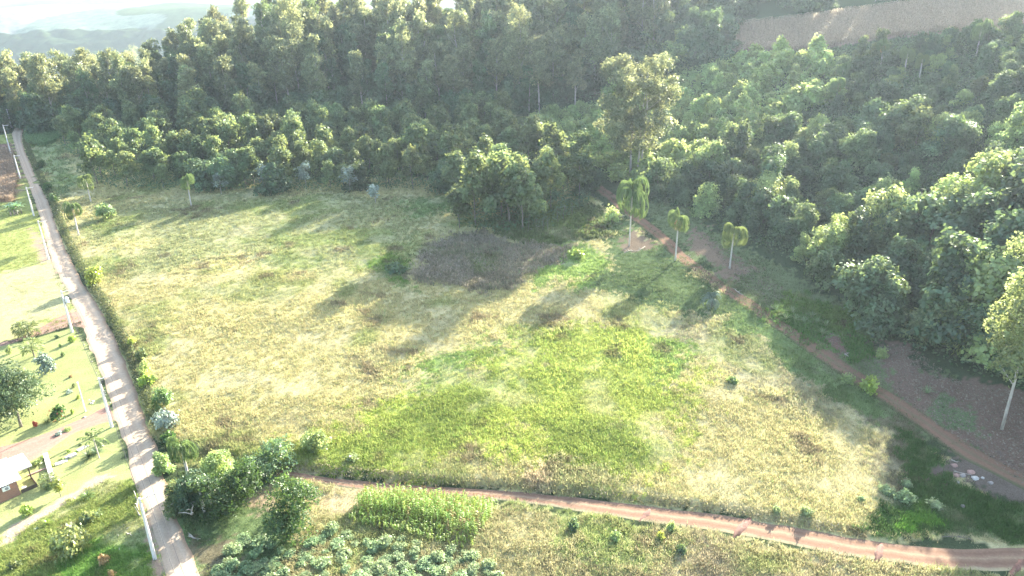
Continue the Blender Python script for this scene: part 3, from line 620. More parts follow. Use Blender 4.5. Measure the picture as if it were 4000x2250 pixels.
# silver leaved pioneer trees at the wood's edge
for i, (u, v_, s) in enumerate([(1045, 730, 1.0), (1200, 710, .9), (1370, 730, .95), (1470, 770, .6), (870, 735, .75), (1375, 400, .8)]):
    B = P(u, v_+20); lb = lobeset(60+i, 11, 2.6*s, 3.5*s, 8.2*s, .9*s, .45, .4)
    t = thing('pioneer_tree', ['silvery pale leaved tree, largest of the silvery ones at the wood edge', 'silvery tree with slanting branches left of the other silver one', 'silvery layered tree beside the tallest shaded gap', 'small silvery tree with a thin white stem', 'low silvery tree leftmost at the wood edge', 'lone silvery tree high in the dark wood'][i], 'tree', (B[0], B[1]-1, B[2]))
    ob('trunk', limb_mesh('trunk', bark_pale, 70+i, 7.5*s, .12, .08, 6, .3, .35), t); ob('crown', crown_me('crown', L_silver, 80+i, lb, 650, .5, up=1.0, hollow=.6, rnd=.4, aspect=1.2), t)
# ------------------------------------------------------------ palms
def frond_np(r_, L, drop, nl, lw, ll, az, el0, hang=.7, base=(0, 0, 0)):
    """arching rachis with two rows of hanging leaflets"""
    N_ = 9; p = np.array(base, float); P_ = [p.copy()]; e = el0
    for i in range(N_):
        e -= drop/N_*(.5+i/N_); p = p+np.array([math.cos(az)*math.cos(e), math.sin(az)*math.cos(e), math.sin(e)])*L/N_; P_.append(p.copy())
    P_ = np.array(P_); t = r_.uniform(.12, 1.0, nl); k = np.clip((t*N_).astype(int), 0, N_-1); f = (t*N_-k)[:, None]; B = P_[k]*(1-f)+P_[k+1]*f
    T = norm(P_[k+1]-P_[k]); side = np.where(r_.random(nl) < .5, 1, -1)[:, None]; S = norm(np.cross(T, [0, 0, 1.0]))*side
    D = norm(S*(1-hang*.6)+T*.45+np.array([0, 0, -1])*hang*r_.uniform(.5, 1.3, nl)[:, None]); l = (ll*(1-.45*np.abs(t-.5)*1.3)*r_.uniform(.8, 1.15, nl))[:, None]
    wv = norm(np.cross(D, norm(r_.normal(size=(nl, 3)))))*lw
    tip = B+D*l+np.array([0, 0, -.15])*l; mid = B+D*l*.5
    V = np.stack([B, mid+wv, tip, mid-wv], 1).reshape(-1, 3); F = np.arange(nl*4).reshape(nl, 4); Tt = np.repeat(r_.uniform(.75, 1.25, nl), 4)
    # rachis ribbon
    up = np.array([0, 0, .04]); Vr = np.concatenate([P_+up, P_-up]); ir = np.arange(N_); Fr = np.stack([ir, ir+1, ir+1+N_+1, ir+N_+1], -1)
    return [(V, F, Tt), (Vr, Fr, np.full(len(Vr), .9))]
def palm_crown(seed, nf=17, L=4.0, drop=2.3, nl=70, ll=.75, lw=.045, el=(0.2, 1.35), hang=.75, name='crown', mat=None):
    r_ = np.random.default_rng(seed); parts = []
    for i in range(nf):
        e = el[0]+(el[1]-el[0])*((i*.618) % 1); parts += frond_np(r_, L*r_.uniform(.85, 1.1), drop*r_.uniform(.8, 1.15), nl, lw, ll, i*2.4+r_.uniform(-.2, .2), e, hang)
    V, F, T = join(parts); return mesh_np(name, V, F, mat or L_palm, False, tint=T)
PC = [palm_crown(s, 27, 5.6, 4.3, 110, .95, .05, (.55, 1.55), .95) for s in (1, 2, 3)]
PCB = []
for me in PC:
    a = np.empty(len(me.vertices)*3, np.float32); me.vertices.foreach_get('co', a); z = a[2::3]; PCB.append((float(z.min()), float(z.max())))
PD = [palm_crown(s+20, 5, 2.6, 2.4, 40, .5, .05, (-.6, -.1), 1.0, 'dry_fronds', L_dry) for s in (1, 2)]
def palm_trunk(h, r=.19, seed=0, mat=None, lean=.02):
    mb = MB(); rr = random.Random(seed); a = rr.uniform(0, 6.28)
    mb.tube([(math.cos(a)*lean*h*(i/8)**2, math.sin(a)*lean*h*(i/8)**2, h*i/8-.2*(i == 0)) for i in range(9)], [r*1.35 if i == 0 else r*(1-.25*i/8) for i in range(9)], 8); return mb.mesh('trunk', mat or plain_palm, True), (math.cos(a)*lean*h, math.sin(a)*lean*h)
plain_palm = plain('palm_trunk_grey', (.47, .43, .38), .85, .2, 1.2, stretch=(.4, .4, 4))
def queen_palm(label, b, top, i, s=1.0, dry=True, L=None, group=None, frac=.6):
    B = P(*b); hh = hgt_at(B, *top); z0, z1 = PCB[i % 3]; s = s*frac*hh/(z1-z0); h = hh-z1*s; me, off = palm_trunk(h, .2, i)
    t = thing('queen_palm', label, 'palm tree', tuple(B), 0, group); s2 = s*1.0
    ob('trunk', me, t); c = ob('crown', PC[i % 3], t, (off[0], off[1], h)); c.scale = (s*.62, s*.62, s); c.rotation_euler = (0, 0, i*1.3)
    if dry: q_ = ob('dry_fronds', PD[i % 2], t, (off[0], off[1], h-.2)); q_.scale = (s,)*3; q_.rotation_euler = (0, 0, i*.9)
    return t
QP = [((2458, 962), (2458, 690), 'tall queen palm with long hanging fronds, tallest of the three beside the track', 1.0),
      ((2638, 1018), (2650, 815), 'queen palm with yellowing lower fronds, middle one of the three beside the track', .95),
      ((2850, 1050), (2862, 868), 'dark green queen palm standing in the shade nearest the vine covered wood', 1.0),
      ((308, 920), (290, 782), 'sunlit feathery palm at the meadow corner beside the gravel road', 1.0),
      ((748, 806), (728, 675), 'shaded palm against the dark edge of the wattle wood', .85),
      ((356, 790), (330, 680), 'dim palm in the shadow at the left corner of the wood', 1.0),
      ((92, 495), (78, 382), 'big drooping palm where the gravel road ends', 1.2),
      ((745, 1905), (712, 1705), 'lush palm over the thicket beside the near stretch of road', .95),
      ((3260, 430), (3265, 300), 'palm with an orange dead frond in the hillside scrub', .9),
      ((3285, 345), (3285, 240), 'bright palm in the middle of the hillside scrub', 1.0),
      ((3438, 268), (3455, 148), 'palm with brown trunk skirt next to the dry field', .9),
      ((3530, 300), (3525, 180), 'wide palm, left of the pair on the upper hillside', 1.05),
      ((3590, 310), (3590, 205), 'wide palm, right of the pair on the upper hillside', 1.05),
      ((3812, 222), (3835, 70), 'tall leaning palm highest on the hillside at the upper right', 1.0),
      ((3610, 430), (3620, 355), 'short palm sunk in the scrub of the upper right hillside', .9)]
for i, (b, t_, lab, s) in enumerate(QP): queen_palm(lab, b, t_, i, s, dry=(i in (1, 3, 6, 8, 10)), frac=(.6, .5, .62)[i] if i < 3 else .6)
# big palm hanging heavier crowns for the tall ones get a second tier
B = P(2458, 962)
# blue jelly palm
def rosette(r_, n, L, wd, el=(.2, 1.3), drop=1.2, seg=4):
    V = []; F = []; T = []; o = 0
    for i in range(n):
        az = i*2.39996+r_.uniform(-.2, .2); e = el[0]+(el[1]-el[0])*r_.random(); l = L*r_.uniform(.75, 1.1); p = np.zeros(3); sd_ = np.array([-math.sin(az), math.cos(az), 0]); tt = r_.uniform(.75, 1.25)
        for k in range(seg+1):
            w_ = wd*(.5+1.4*k/seg if k < seg/2 else 1.6*(1-k/seg)+.05); V += [p-sd_*w_, p+sd_*w_]; T += [tt, tt]
            p = p+np.array([math.cos(az)*math.cos(e), math.sin(az)*math.cos(e), math.sin(e)])*l/seg; e -= drop/seg
            if k < seg: F.append([o+2*k, o+2*k+1, o+2*k+3, o+2*k+2])
        o += 2*(seg+1)
    return np.array(V), np.array(F), np.array(T)
def ros_mesh(seed, n, L, wd, mat, **k): V, F, T = rosette(np.random.default_rng(seed), n, L, wd, **k); return mesh_np('leaves', V, F, mat, False, tint=T)
B = P(2778, 1205); t = thing('jelly_palm', 'low blue green pindo palm with arching fronds beside the track', 'palm tree', tuple(B))
me, _ = palm_trunk(2.2, .35, 3, bark_dark, 0); ob('trunk', me, t); ob('crown', palm_crown(77, 30, 3.3, 3.1, 60, .45, .05, (.1, 1.4), .2, mat=L_blue), t, (0, 0, 2.2))
# fan palms and cycads, garden
def fan_palm(label, b, top, seed, group=None):
    B = P(*b); hh = hgt_at(B, *top); h = hh*.55; t = thing('fan_palm', label, 'palm tree', tuple(B), 0, group); me, _ = palm_trunk(h, .14, seed, bark_grey, 0); ob('trunk', me, t)
    r_ = np.random.default_rng(seed); parts = []
    for i in range(44):
        az = i*2.4; e = -.5+1.6*r_.random(); L = hh*.36*r_.uniform(.8, 1.1); d = np.array([math.cos(az)*math.cos(e), math.sin(az)*math.cos(e), math.sin(e)]); c = d*L
        s_ = norm(np.cross(d, [0, 0, 1.])); u_ = np.cross(s_, d); k = 9
        for j in range(k):
            q_ = -1.3+2.6*j/(k-1); dd = d*math.cos(q_)+s_*math.sin(q_)*.9+u_*r_.uniform(-.3, .5)-np.array([0, 0, .45]); w_ = norm(np.cross(dd, r_.normal(size=3)))*.075*hh/4
            l = hh*.24; V = np.array([c, c+dd*l*.6+w_, c+dd*l, c+dd*l*.6-w_]); parts.append((V, np.array([[0, 1, 2, 3]]), np.full(4, r_.uniform(.75, 1.25))))
        parts.append((np.array([[0, 0, 0], c*.5+s_*.03, c, c*.5-s_*.03]), np.array([[0, 1, 2, 3]]), np.full(4, .9)))
    V, F, T = join(parts); ob('crown', mesh_np('crown', V, F, L_wat, False, tint=T), t, (0, 0, h))
fan_palm('fan palm at the back left of the garden group, half behind its neighbour', (90, 1318), (88, 1258), 51)
fan_palm('fan palm beside the far driveway, right of the back pair', (117, 1322), (122, 1250), 52)
fan_palm('sunlit fan palm on the lawn in front of the pair', (134, 1392), (122, 1318), 53)
fan_palm('fan palm beside the low wall near the white roofed house', (196, 1905), (200, 1850), 54)
def spiky(name, label, cat, b, wpx, mat, seed, n=60, el=(.15, 1.4), drop=1.0, wd=.035, stem=True):
    B = P(*b); L = wpx/2*dep(B)/F_PX*1.15; t = thing(name, label, cat, tuple(B)); hgt_ = .18*L
    mb = MB(); mb.tube([(0, 0, -.1), (0, 0, hgt_)], [.14*L, .1*L], 7); ob('stem', mb.mesh('stem', bark_dark), t)
    ob('leaves', ros_mesh(seed, n, L, wd*L, mat, el=el, drop=drop), t, (0, 0, hgt_))
spiky('cycad', 'dark cycad left of the slim palm on the lawn', 'cycad', (350, 1792), 70, L_vine, 1, 80)
spiky('cycad', 'dark cycad right behind the slim palm trunk', 'cycad', (378, 1775), 62, L_vine, 2, 80)
spiky('yucca', 'yellow edged yucca on the stone edging, nearest the road', 'yucca', (345, 1945), 62, L_palm, 3, 90)
spiky('yucca', 'smaller yellow green yucca lower on the stone edging', 'yucca', (190, 2050), 50, L_lime, 4, 80)
spiky('agave', 'grey green agave beside the lower yucca', 'agave', (145, 2072), 30, L_blue, 5, 30)
spiky('grass_tuft', 'fountain grass clump beside the round flowering shrub', 'ornamental grass', (187, 1652), 48, L_palm, 6, 110, drop=1.8, wd=.02)
# slim palm on the lawn
B = P(388, 1792); t = thing('slim_palm', 'young slim palm with a few big fronds on the garden lawn', 'palm tree', tuple(B)); me, off = palm_trunk(3.4, .1, 9, bark_pale, .02); ob('trunk', me, t)
ob('crown', palm_crown(97, 7, 2.3, 1.4, 60, .6, .05, (.3, 1.3), .5), t, (off[0], off[1], 3.4))
# ------------------------------------------------------------ shrubs by the road and in the garden
for i, (b, w_, h_, mt, lab) in enumerate([
    ((372, 1112), 92, 80, L_lime, 'rounded lime green bush on the bank of the meadow'), ((518, 1350), 44, 38, L_lime, 'small bright bush on the road bank, farthest of the line'),
    ((555, 1412), 66, 58, L_wat, 'dark green bush second in the line on the road bank'), ((572, 1462), 66, 58, L_shr, 'pale bush in the middle of the line on the road bank'),
    ((582, 1505), 74, 55, L_lime, 'yellow green bush in the middle of the bank line'), ((645, 1592), 100, 80, L_palm, 'dense bush near the end of the bank line'),
    ((655, 1680), 128, 90, L_silver, 'silvery grey bush at the end of the bank line'), ((598, 1500), 50, 40, L_wat, 'low dark bush leaning over the road bank'),
    ((665, 1745), 90, 60, L_dark, 'dark green bush below the silvery one'), ((415, 855), 100, 70, L_wat, 'round shrub in the shade beside the meadow corner'),
    ((190, 745), 50, 38, L_dark, 'dark roadside shrub far up the road'), ((220, 790), 55, 40, L_dark, 'dark roadside shrub below the farther one'), ((165, 660), 44, 40, L_dark, 'dark roadside shrub farthest up the road')]):
    bush('roadside_bush', lab, 'bush', b, w_, h_, mt, i % 3, 'bushes along the road bank')
for i, (b, w_, h_, mt, lab) in enumerate([
    ((232, 1640), 74, 62, L_dark, 'large round flowering shrub with red blooms by the driveway'), ((140, 1668), 22, 26, L_red, 'small red and green croton bush beside the driveway'),
    ((285, 1620), 22, 26, L_lime, 'little upright shrub right of the flowering shrub'), ((308, 1562), 18, 22, L_lime, 'tiny lime shrub near the bare mast'),
    ((248, 1394), 22, 24, L_vine, 'small clipped ball shrub on the lawn'), ((236, 1358), 14, 18, L_shr, 'tiny sapling shrub above the ball shrub'), ((224, 1325), 22, 20, L_vine, 'small dark shrub in the shadow by the far driveway'),
    ((38, 1382), 34, 32, L_shr, 'thin leafed shrub left of the fan palms'), ((278, 1478), 20, 16, L_dry, 'low brownish shrub on the lawn beside the big tree'), ((290, 1515), 20, 20, L_wat, 'faint low shrub halfway down the lawn'),
    ((272, 1540), 30, 18, L_silver, 'pale flowering low shrub on the lawn'), ((283, 1338), 38, 30, L_lime, 'yellowish shrub at the foot of the transformer pole'),
    ((109, 2020), 60, 60, L_lime, 'round glowing lime green shrub on the near lawn'), ((268, 1685), 46, 16, L_shr, 'low hedge piece along the near driveway'), ((230, 1702), 44, 16, L_silver, 'pale low hedge piece along the near driveway'),
    ((270, 1768), 18, 16, L_lime, 'small bush on the paved garden edging'), ((300, 1772), 20, 12, L_lime, 'tiny lime bush right on the garden edging'), ((315, 1745), 20, 14, L_wat, 'low bush at the upper end of the garden edging'), ((206, 1828), 24, 16, L_lime, 'bright bush at the low wall corner'), ((168, 1798), 16, 18, L_lime, 'yellow bush beside the house path'), ((145, 1815), 60, 20, L_shr, 'clipped hedge strip right of the white roof'),
    ((248, 1800), 34, 14, L_shr, 'flower clump along the garden edging'), ((195, 1915), 40, 34, L_wat, 'dark bush below the wall'),
    ((290, 2165), 180, 130, L_shr, 'big round yellow green bush in the rough grass at bottom left'), ((360, 2040), 90, 50, L_wat, 'feathery dull green bush above the big round one'), ((410, 2210), 50, 50, L_dry, 'straw coloured seed head bush in the shade'), ((440, 2262), 40, 40, L_dry, 'pinkish dry bush at the bottom edge'), ((60, 2220), 60, 34, L_wat, 'low bush in the lower left corner')]):
    bush('garden_shrub', lab, 'shrub', b, w_, h_, mt, i % 3, None, n=900 if w_ < 100 else 1600, size=.12 if w_ < 100 else .085)
# red blooms on the flowering shrub
fs = [o for o in COL.objects if o.get('label', '').startswith('large round flowering')][0]
r_ = np.random.default_rng(5); d = norm(r_.normal(size=(26, 3))*np.array([.7, .7, 1])+np.array([.3, -.5, .3])); V, F, T = leaves(r_, d*np.array([.95, .95, .5])+np.array([0, 0, .48]), d, .16, 1.0)
ob('blossom', mesh_np('blossom', V, F, L_red, False, tint=T), fs)
def small_tree(name, label, b, top, wpx, mat, seed, z0=.4, n=2200, size=.16, trunk=bark_grey, nl=16, squash=1.0):
    B = P(*b); h = hgt_at(B, *top); R_ = 1.25*wpx/2*dep(B)/F_PX; t = thing(name, label, 'tree', tuple(B)); ob('trunk', limb_mesh('trunk', trunk, seed, h*.8, max(.05, h*.022), .03, 6, .35, .3), t)
    lb = lobeset(seed, nl, R_*.72, h*z0, h*.86, R_*.36, .85*squash, .45); ob('crown', crown_me('crown', mat, seed, lb, n, size, up=.35, hollow=.45), t); return t
small_tree('young_tree', 'slender young tree with lime yellow crown on the lawn', (240, 1946), (234, 1874), 46, L_lime, 31, .45, 900, .14, nl=9)
small_tree('broadleaf_tree', 'very large layered grey green tree filling the left garden', (84, 1668), (90, 1425), 265, leafmat('grey_green_leaf', (.065, .105, .05), (.16, .21, .07), .05, .3, .03), 33, .22, 15000, .19, bark_grey, 34)
small_tree('araucaria_tree', 'dark spiky crowned tree behind the big garden tree', (180, 1466), (172, 1385), 78, L_blue, 35, .3, 2600, .2, bark_grey, 16)
small_tree('sapling', 'blue grey young tree at the left edge beside the big tree', (15, 1520), (10, 1445), 50, L_blue, 36, .3, 1400, .18)
# thicket by the junction
for i, (b, top, w_, mt, lab) in enumerate([
    ((1160, 2075), (1150, 1870), 250, L_dark, 'round dark tree with its own shade, right of the junction thicket'),
    ((920, 1990), (900, 1820), 270, L_dark, 'dark leafy tree in the middle of the junction thicket'), ((790, 1990), (775, 1830), 170, L_vine, 'leafy tree beside the palm at the junction'),
    ((720, 2010), (700, 1890), 120, L_wat, 'bushy tree overhanging the road edge'), ((1010, 1890), (1000, 1795), 150, L_vine, 'green bush behind the junction thicket'), ((860, 1870), (850, 1770), 130, L_shr, 'pale leafy tree at the back of the junction thicket'), ((640, 1850), (628, 1770), 66, L_shr, 'pale shrub leaning over the road below the silver bush')]):
    small_tree('thicket_tree', lab, b, top, w_, mt, 600+i, .12, 9500, .17, bark_grey, 20)
for i, (b, top, w_) in enumerate([((1095, 1815), (1090, 1715), 190), ((1230, 1760), (1225, 1690), 130)]):
    small_tree('leafy_bush', ['green broad leaved bush on the meadow edge above the track', 'smaller green bush rising from the meadow grass'][i], b, top, w_, [L_vine, L_shr][i], 650+i, .15, 3000, .2)
queen_palm('small palm with drooping fronds under the thicket trees', (800, 2010), (785, 1880), 16, .6, False)
# green patches of taller weeds in the meadow
for i, (b, w_, h_, mt) in enumerate([((2250, 1010), 90, 45, L_lime), ((1545, 1065), 110, 40, L_vine), ((2390, 870), 70, 60, L_shr), ((3390, 1530), 90, 60, L_lime), ((3310, 1500), 70, 40, L_shr), ((3440, 1400), 60, 45, L_shr), ((2240, 2070), 60, 44, L_vine), ((2660, 2160), 56, 34, L_vine), ((2400, 2110), 60, 34, L_shr), ((3460, 1930), 80, 32, L_cass), ((3530, 1960), 90, 40, L_cass), ((3540, 1905), 56, 30, L_cass), ((3030, 2010), 44, 36, L_cass), ((3150, 2020), 60, 46, L_cass), ((3650, 1985), 80, 30, L_cass), ((2860, 1500), 60, 30, L_wat), ((1380, 1800), 70, 30, L_shr), ((3360, 1960), 40, 24, L_cass), ((2620, 2080), 50, 40, L_shr), ((2580, 2110), 44, 36, L_lime)]):
    places = ['below the dry weeds near the palms', 'beside the dry weed patch', 'under the wood edge near the tall palm', 'sunlit beside the hill track', 'left of the sunlit one by the hill track', 'right above the hill track', 'below the red track, left', 'low in the bottom grass', 'below the red track, centre', 'in the shaded corner, left one', 'in the shaded corner, broadest', 'in the shaded corner, upper one', 'on the track bank, left one', 'on the track bank, right one', 'at the edge of the dark weeds', 'in the straw below the shade', 'in the bright green band', 'small one in the shaded straw', 'beside the first earth mound', 'just under the first earth mound']
    bush('weed_clump', 'leafy weed clump '+places[i], 'weed', b, w_, h_, mt, i % 3, None, n=700, size=.16)
# ------------------------------------------------------------ cane grass clumps beside the hill track
for i, (u, v_) in enumerate([(3095, 1225), (3110, 1255), (3140, 1265), (3170, 1245), (3210, 1310), (3225, 1280), (3030, 1215), (3070, 1250), (3620, 1540), (3190, 1270)]):
    B = P(u, v_); t = thing('cane_clump', 'tall pale cane grass clump beside the hill track' if i != 8 else 'single pale cane tuft lower down beside the hill track', 'cane grass', tuple(B), i, 'cane clumps by the hill track' if i != 8 else None)
    ob('leaves', ros_mesh(i, 34, 2.0, .035, L_cass, el=(.8, 1.5), drop=1.3), t); mb = MB()
    for k in range(5): mb.tube([(math.cos(k)*.15, math.sin(k*2)*.15, -.1), (math.cos(k)*.35, math.sin(k*2)*.35, 1.5)], .03, 5)
    ob('stalk', mb.mesh('stalk', L_cass, tint=1.0), t)
# ------------------------------------------------------------ cassava patch
cass_poly = [tuple(p) for p in W([(870, 2140), (1000, 2085), (1150, 2170), (1260, 2090), (1430, 2100), (1560, 2110), (1700, 2150), (1900, 2170), (1960, 2260), (1900, 2330), (800, 2330), (860, 2230)])]
CB = [bush_var(L_cass, 700+s, 1500, .13, 16, .2) for s in range(4)]
for i, (x, y) in enumerate(fill(cass_poly, 1.55, .48, 12)):
    if x > P0(1250, 2200)[0] and x < P0(1420, 2200)[0] and rg.random() < .4: continue
    u, v_, _ = project(x, y, 1); s = rg.uniform(.55, 1.35)
    sec = 'left part' if u < 1150 else ('middle part' if u < 1550 else 'right part')
    t = thing('cassava_plant', 'bluish green cassava bush in the bottom plot, %s' % sec, 'cassava plant', (x, y, float(TH(x, y))), rg.uniform(0, 6), 'cassava plants, '+sec, (s*1.15, s, s*rg.uniform(.6, 1.0))); ob('stem', stemmesh(bark_pale), t); ob('foliage', CB[i % 4], t)
# ------------------------------------------------------------ corn
def corn_mesh(seed, h, n, L):
    r_ = np.random.default_rng(seed); V = []; F = []; T = []; o = 0
    for i in range(n):
        az = i*math.pi+r_.uniform(-.5, .5); z = h*(.12+.75*i/n); e = 1.1; p = np.array([0, 0, z]); sd_ = np.array([-math.sin(az), math.cos(az), 0]); tt = r_.uniform(.75, 1.25); l = L*r_.uniform(.8, 1.15)
        for k in range(5):
            w_ = .055*(1, 1.3, 1.2, .8, .1)[k]; V += [p-sd_*w_, p+sd_*w_]; T += [tt, tt]
            if k < 4: F.append([o+2*k, o+2*k+1, o+2*k+3, o+2*k+2])
            p = p+np.array([math.cos(az)*math.cos(e), math.sin(az)*math.cos(e), math.sin(e)])*l/4; e -= .62
        o += 10
    me = mesh_np('leaves', np.array(V), np.array(F), L_corn, False, tint=np.array(T))
    mb = MB(); mb.tube([(0, 0, -.1), (0, 0, h)], [.035, .015], 5); st = mb.mesh('stalk', L_corn, tint=1.0)
    mt = MB()
    for k in range(5): mt.tube([(0, 0, h-.02), (math.cos(k*1.26)*.14, math.sin(k*1.26)*.14, h+.28)], [.018, .012], 3)
    return me, st, mt.mesh('tassel', L_dry, tint=1.1)
CM = [corn_mesh(s, 2.15+.1*s, 12, .8) for s in range(3)]; CS = [corn_mesh(s+9, 1.05, 9, .5) for s in range(2)]
cA, cB_, cC, cD = [P0(*p)[:2] for p in [(1450, 1935), (1930, 2000), (1830, 2150), (1370, 2045)]]
nr, nc_ = 12, 25
for i in range(nr):
    for j in range(nc_):
        a = (i+rg.uniform(-.16, .16))/(nr-1); b_ = (j+rg.uniform(-.35, .35))/(nc_-1)
        if rg.random() < .04: continue
        p = (cA*(1-b_)+cB_*b_)*(1-a)+(cD*(1-b_)+cC*b_)*a
        short = a > .56 and b_ < .75 or a > .8
        me, st, ts = CS[rg.randrange(2)] if short else CM[rg.randrange(3)]
        dry = (not short) and a > .4 and rg.random() < .10
        lab = ('short yellowish corn plant in the front rows of the corn plot' if short else ('withered brown corn plant among the green ones in the plot' if dry else 'tall green corn plant in the back rows of the corn plot'))
        t = thing('corn_plant', lab, 'corn plant', (p[0], p[1], float(TH(*p))), rg.uniform(0, 6.28), 'short corn plants' if short else ('withered corn plants' if dry else 'tall corn plants'), rg.uniform(.85, 1.15))
        lf = ob('leaves', me, t); ob('stalk', st, t)
        if not short: ob('tassel', ts, t)
        if dry or short:
            lf.material_slots[0].link = 'OBJECT'; lf.material_slots[0].material = L_dry if dry else L_lime
def stalks(name, label, poly, sp_, h, mat, seed, rows=None, wd=.12, cat='crop'):
    r_ = np.random.default_rng(seed); pl = [tuple(p) for p in poly]; a = np.array(pl); xs_ = []; 
    nn = int((np.ptp(a[:, 0])*np.ptp(a[:, 1]))/sp_**2); x = r_.uniform(a[:, 0].min(), a[:, 0].max(), nn); y = r_.uniform(a[:, 1].min(), a[:, 1].max(), nn)
    if rows: th, ps = rows; q_ = x*math.cos(th)+y*math.sin(th); qn = np.round(q_/ps)*ps+r_.normal(0, .12, nn); x = x+(qn-q_)*math.cos(th); y = y+(qn-q_)*math.sin(th)
    jx = (fbm(x, y, 5, 61, 3)-.5)*5; jy = (fbm(x, y, 5, 63, 3)-.5)*5
    k = pin(pl, x+jx*(cat == 'weeds'), y+jy*(cat == 'weeds')); k &= (r_.random(nn) < (1 if cat != 'weeds' else ss(.25, .55, fbm(x, y, 4, 65)))); x, y = x[k], y[k]; z = TH(x, y); n_ = len(x); K = 4
    az = r_.uniform(0, 6.28, (n_, K)); l = h*r_.uniform(.3, .5, (n_, K)); zz = z[:, None]+h*r_.uniform(.2, .9, (n_, K)); bx_ = np.repeat(x[:, None], K, 1); by_ = np.repeat(y[:, None], K, 1)
    c0 = np.stack([bx_, by_, zz], -1); c1 = c0+np.stack([np.cos(az)*l, np.sin(az)*l, l*r_.uniform(-.3, .7, (n_, K))], -1); mid = (c0+c1)/2+np.array([0, 0, .12*h]); sd_ = np.stack([-np.sin(az), np.cos(az), az*0], -1)*wd
    V1 = np.stack([c0, mid+sd_, c1, mid-sd_], 2).reshape(-1, 3)
    s0 = np.stack([x-wd*.35, y, z-.1], -1); s1 = np.stack([x+wd*.35, y, z-.1], -1); ln_ = r_.normal(0, .12*h, (n_, 2)); s2 = np.stack([x+wd*.2+ln_[:, 0], y+ln_[:, 1], z+h*r_.uniform(.8, 1.1, n_)], -1); s3 = s2-np.array([wd*.4, 0, 0])
    V2 = np.stack([s0, s1, s2, s3], 1).reshape(-1, 3); V = np.concatenate([V1, V2]); F = np.arange(len(V)).reshape(-1, 4); T = np.repeat(r_.uniform(.7, 1.3, len(F)), 4)
    tag(ob(name, mesh_np(name, V, F, mat, False, tint=T)), label, cat, kind='stuff')
stalks('corn_field', 'green corn field in rows beside the far bend of the road', W([(100, 520), (150, 480), (240, 470), (262, 520), (230, 560), (170, 575), (105, 565)]), .45, 2.0, leafmat('far_corn_leaf', (.14, .24, .09), (.3, .4, .12), .0, .4), 5, (R(10), 1.6), .14)
stalks('dry_corn', 'brown withered corn at the left edge beside the road', W([(-80, 590), (50, 590), (58, 640), (68, 720), (52, 790), (-80, 800)]), .5, 1.8, leafmat('withered_leaf', (.30, .20, .15), (.38, .26, .18), 0, .35), 6, None, .12)
stalks('dry_field', 'pinkish brown field of dry standing stalks across the upper right hillside', BRF, .42, 2.0, leafmat('dry_stalk_leaf', (.52, .38, .28), (.58, .44, .32), 0, .35), 16, (R(70), 1.5), .10)
stalks('dry_weeds', 'tall grey purple dry weeds standing in the middle of the meadow', W([(1590, 1080), (1630, 1010), (1750, 945), (1900, 930), (2050, 960), (2200, 985), (2180, 1030), (2060, 1090), (1860, 1145), (1700, 1115)]), .55, .95, leafmat('dry_weed_leaf', (.38, .31, .25), (.45, .37, .29), 0, .35), 26, None, .05, 'weeds')
# trees above the brown field; tall ones at right added to shade its end
for i, (x, y) in enumerate(fill([(92, 323), (106, 317), (127, 304), (152, 293), (172, 292), (210, 298), (290, 290), (300, 330), (200, 340), (130, 345), (92, 350)], 8.5, seed=21)):
    tree('hilltop_tree', 'hazy tree beyond the dry field at the top of the hill', 'tree', (x, y, float(TH0(x, y))), V_euc[rg.randrange(5)] if x > 135 else V_vine[rg.randrange(6)], (rg.uniform(.8, 1.0) if x > 180 else rg.uniform(.36, .48)) if x > 135 else .9, 'trees beyond the dry field', .05, leaf=L_vine if rg.random() < .5 else None)  # middle eucalyptus shortened to let sun onto the hillside clearing
# wood left of the meadow corner, dark trees behind the palm at the road end
for i, (u, v_, s) in enumerate([(170, 500, 1.0), (205, 470, .9), (150, 465, .8), (250, 480, .9), (20, 470, 1.0), (60, 460, 1.1), (120, 450, 1.0)]):
    B = P0(u, v_); tree('roadside_tree', ['round sunlit tree by the corn field', 'dark tree behind the round sunlit one', 'small tree where the road bends', 'green tree at the corner of the corn field', 'dark tree left of the road end', 'dark tree behind the road end palm', 'leafy tree just right of the road end palm'][i], 'tree', tuple(B), V_wat[i % 5], s, None, .05, leaf=L_shr if i in (0, 6) else None)
# banana clump
B = P(62, 838); t = thing('banana_clump', 'clump of glossy banana plants left of the road', 'banana plant', tuple(B)); L_ban = leafmat('banana_leaf', (.13, .24, .06), (.34, .48, .10), .05, .4, .22)
r_ = np.random.default_rng(3); parts = []; mb = MB()
for k in range(9):
    q_ = k*2.4; ox, oy = math.cos(q_)*1.5*math.sqrt(k/9), math.sin(q_)*1.5*math.sqrt(k/9); hh = r_.uniform(1.6, 2.6); mb.tube([(ox, oy, -.2), (ox*1.1, oy*1.1, hh)], [.14, .09], 6)
    V, F, T = rosette(r_, 9, 2.2, .22, (.2, 1.4), 1.5, 6); parts.append((V+np.array([ox*1.1, oy*1.1, hh]), F, T))
V, F, T = join(parts); ob('stem', mb.mesh('stem', bark_grey), t); ob('leaves', mesh_np('leaves', V, F, L_ban, False, tint=T), t)
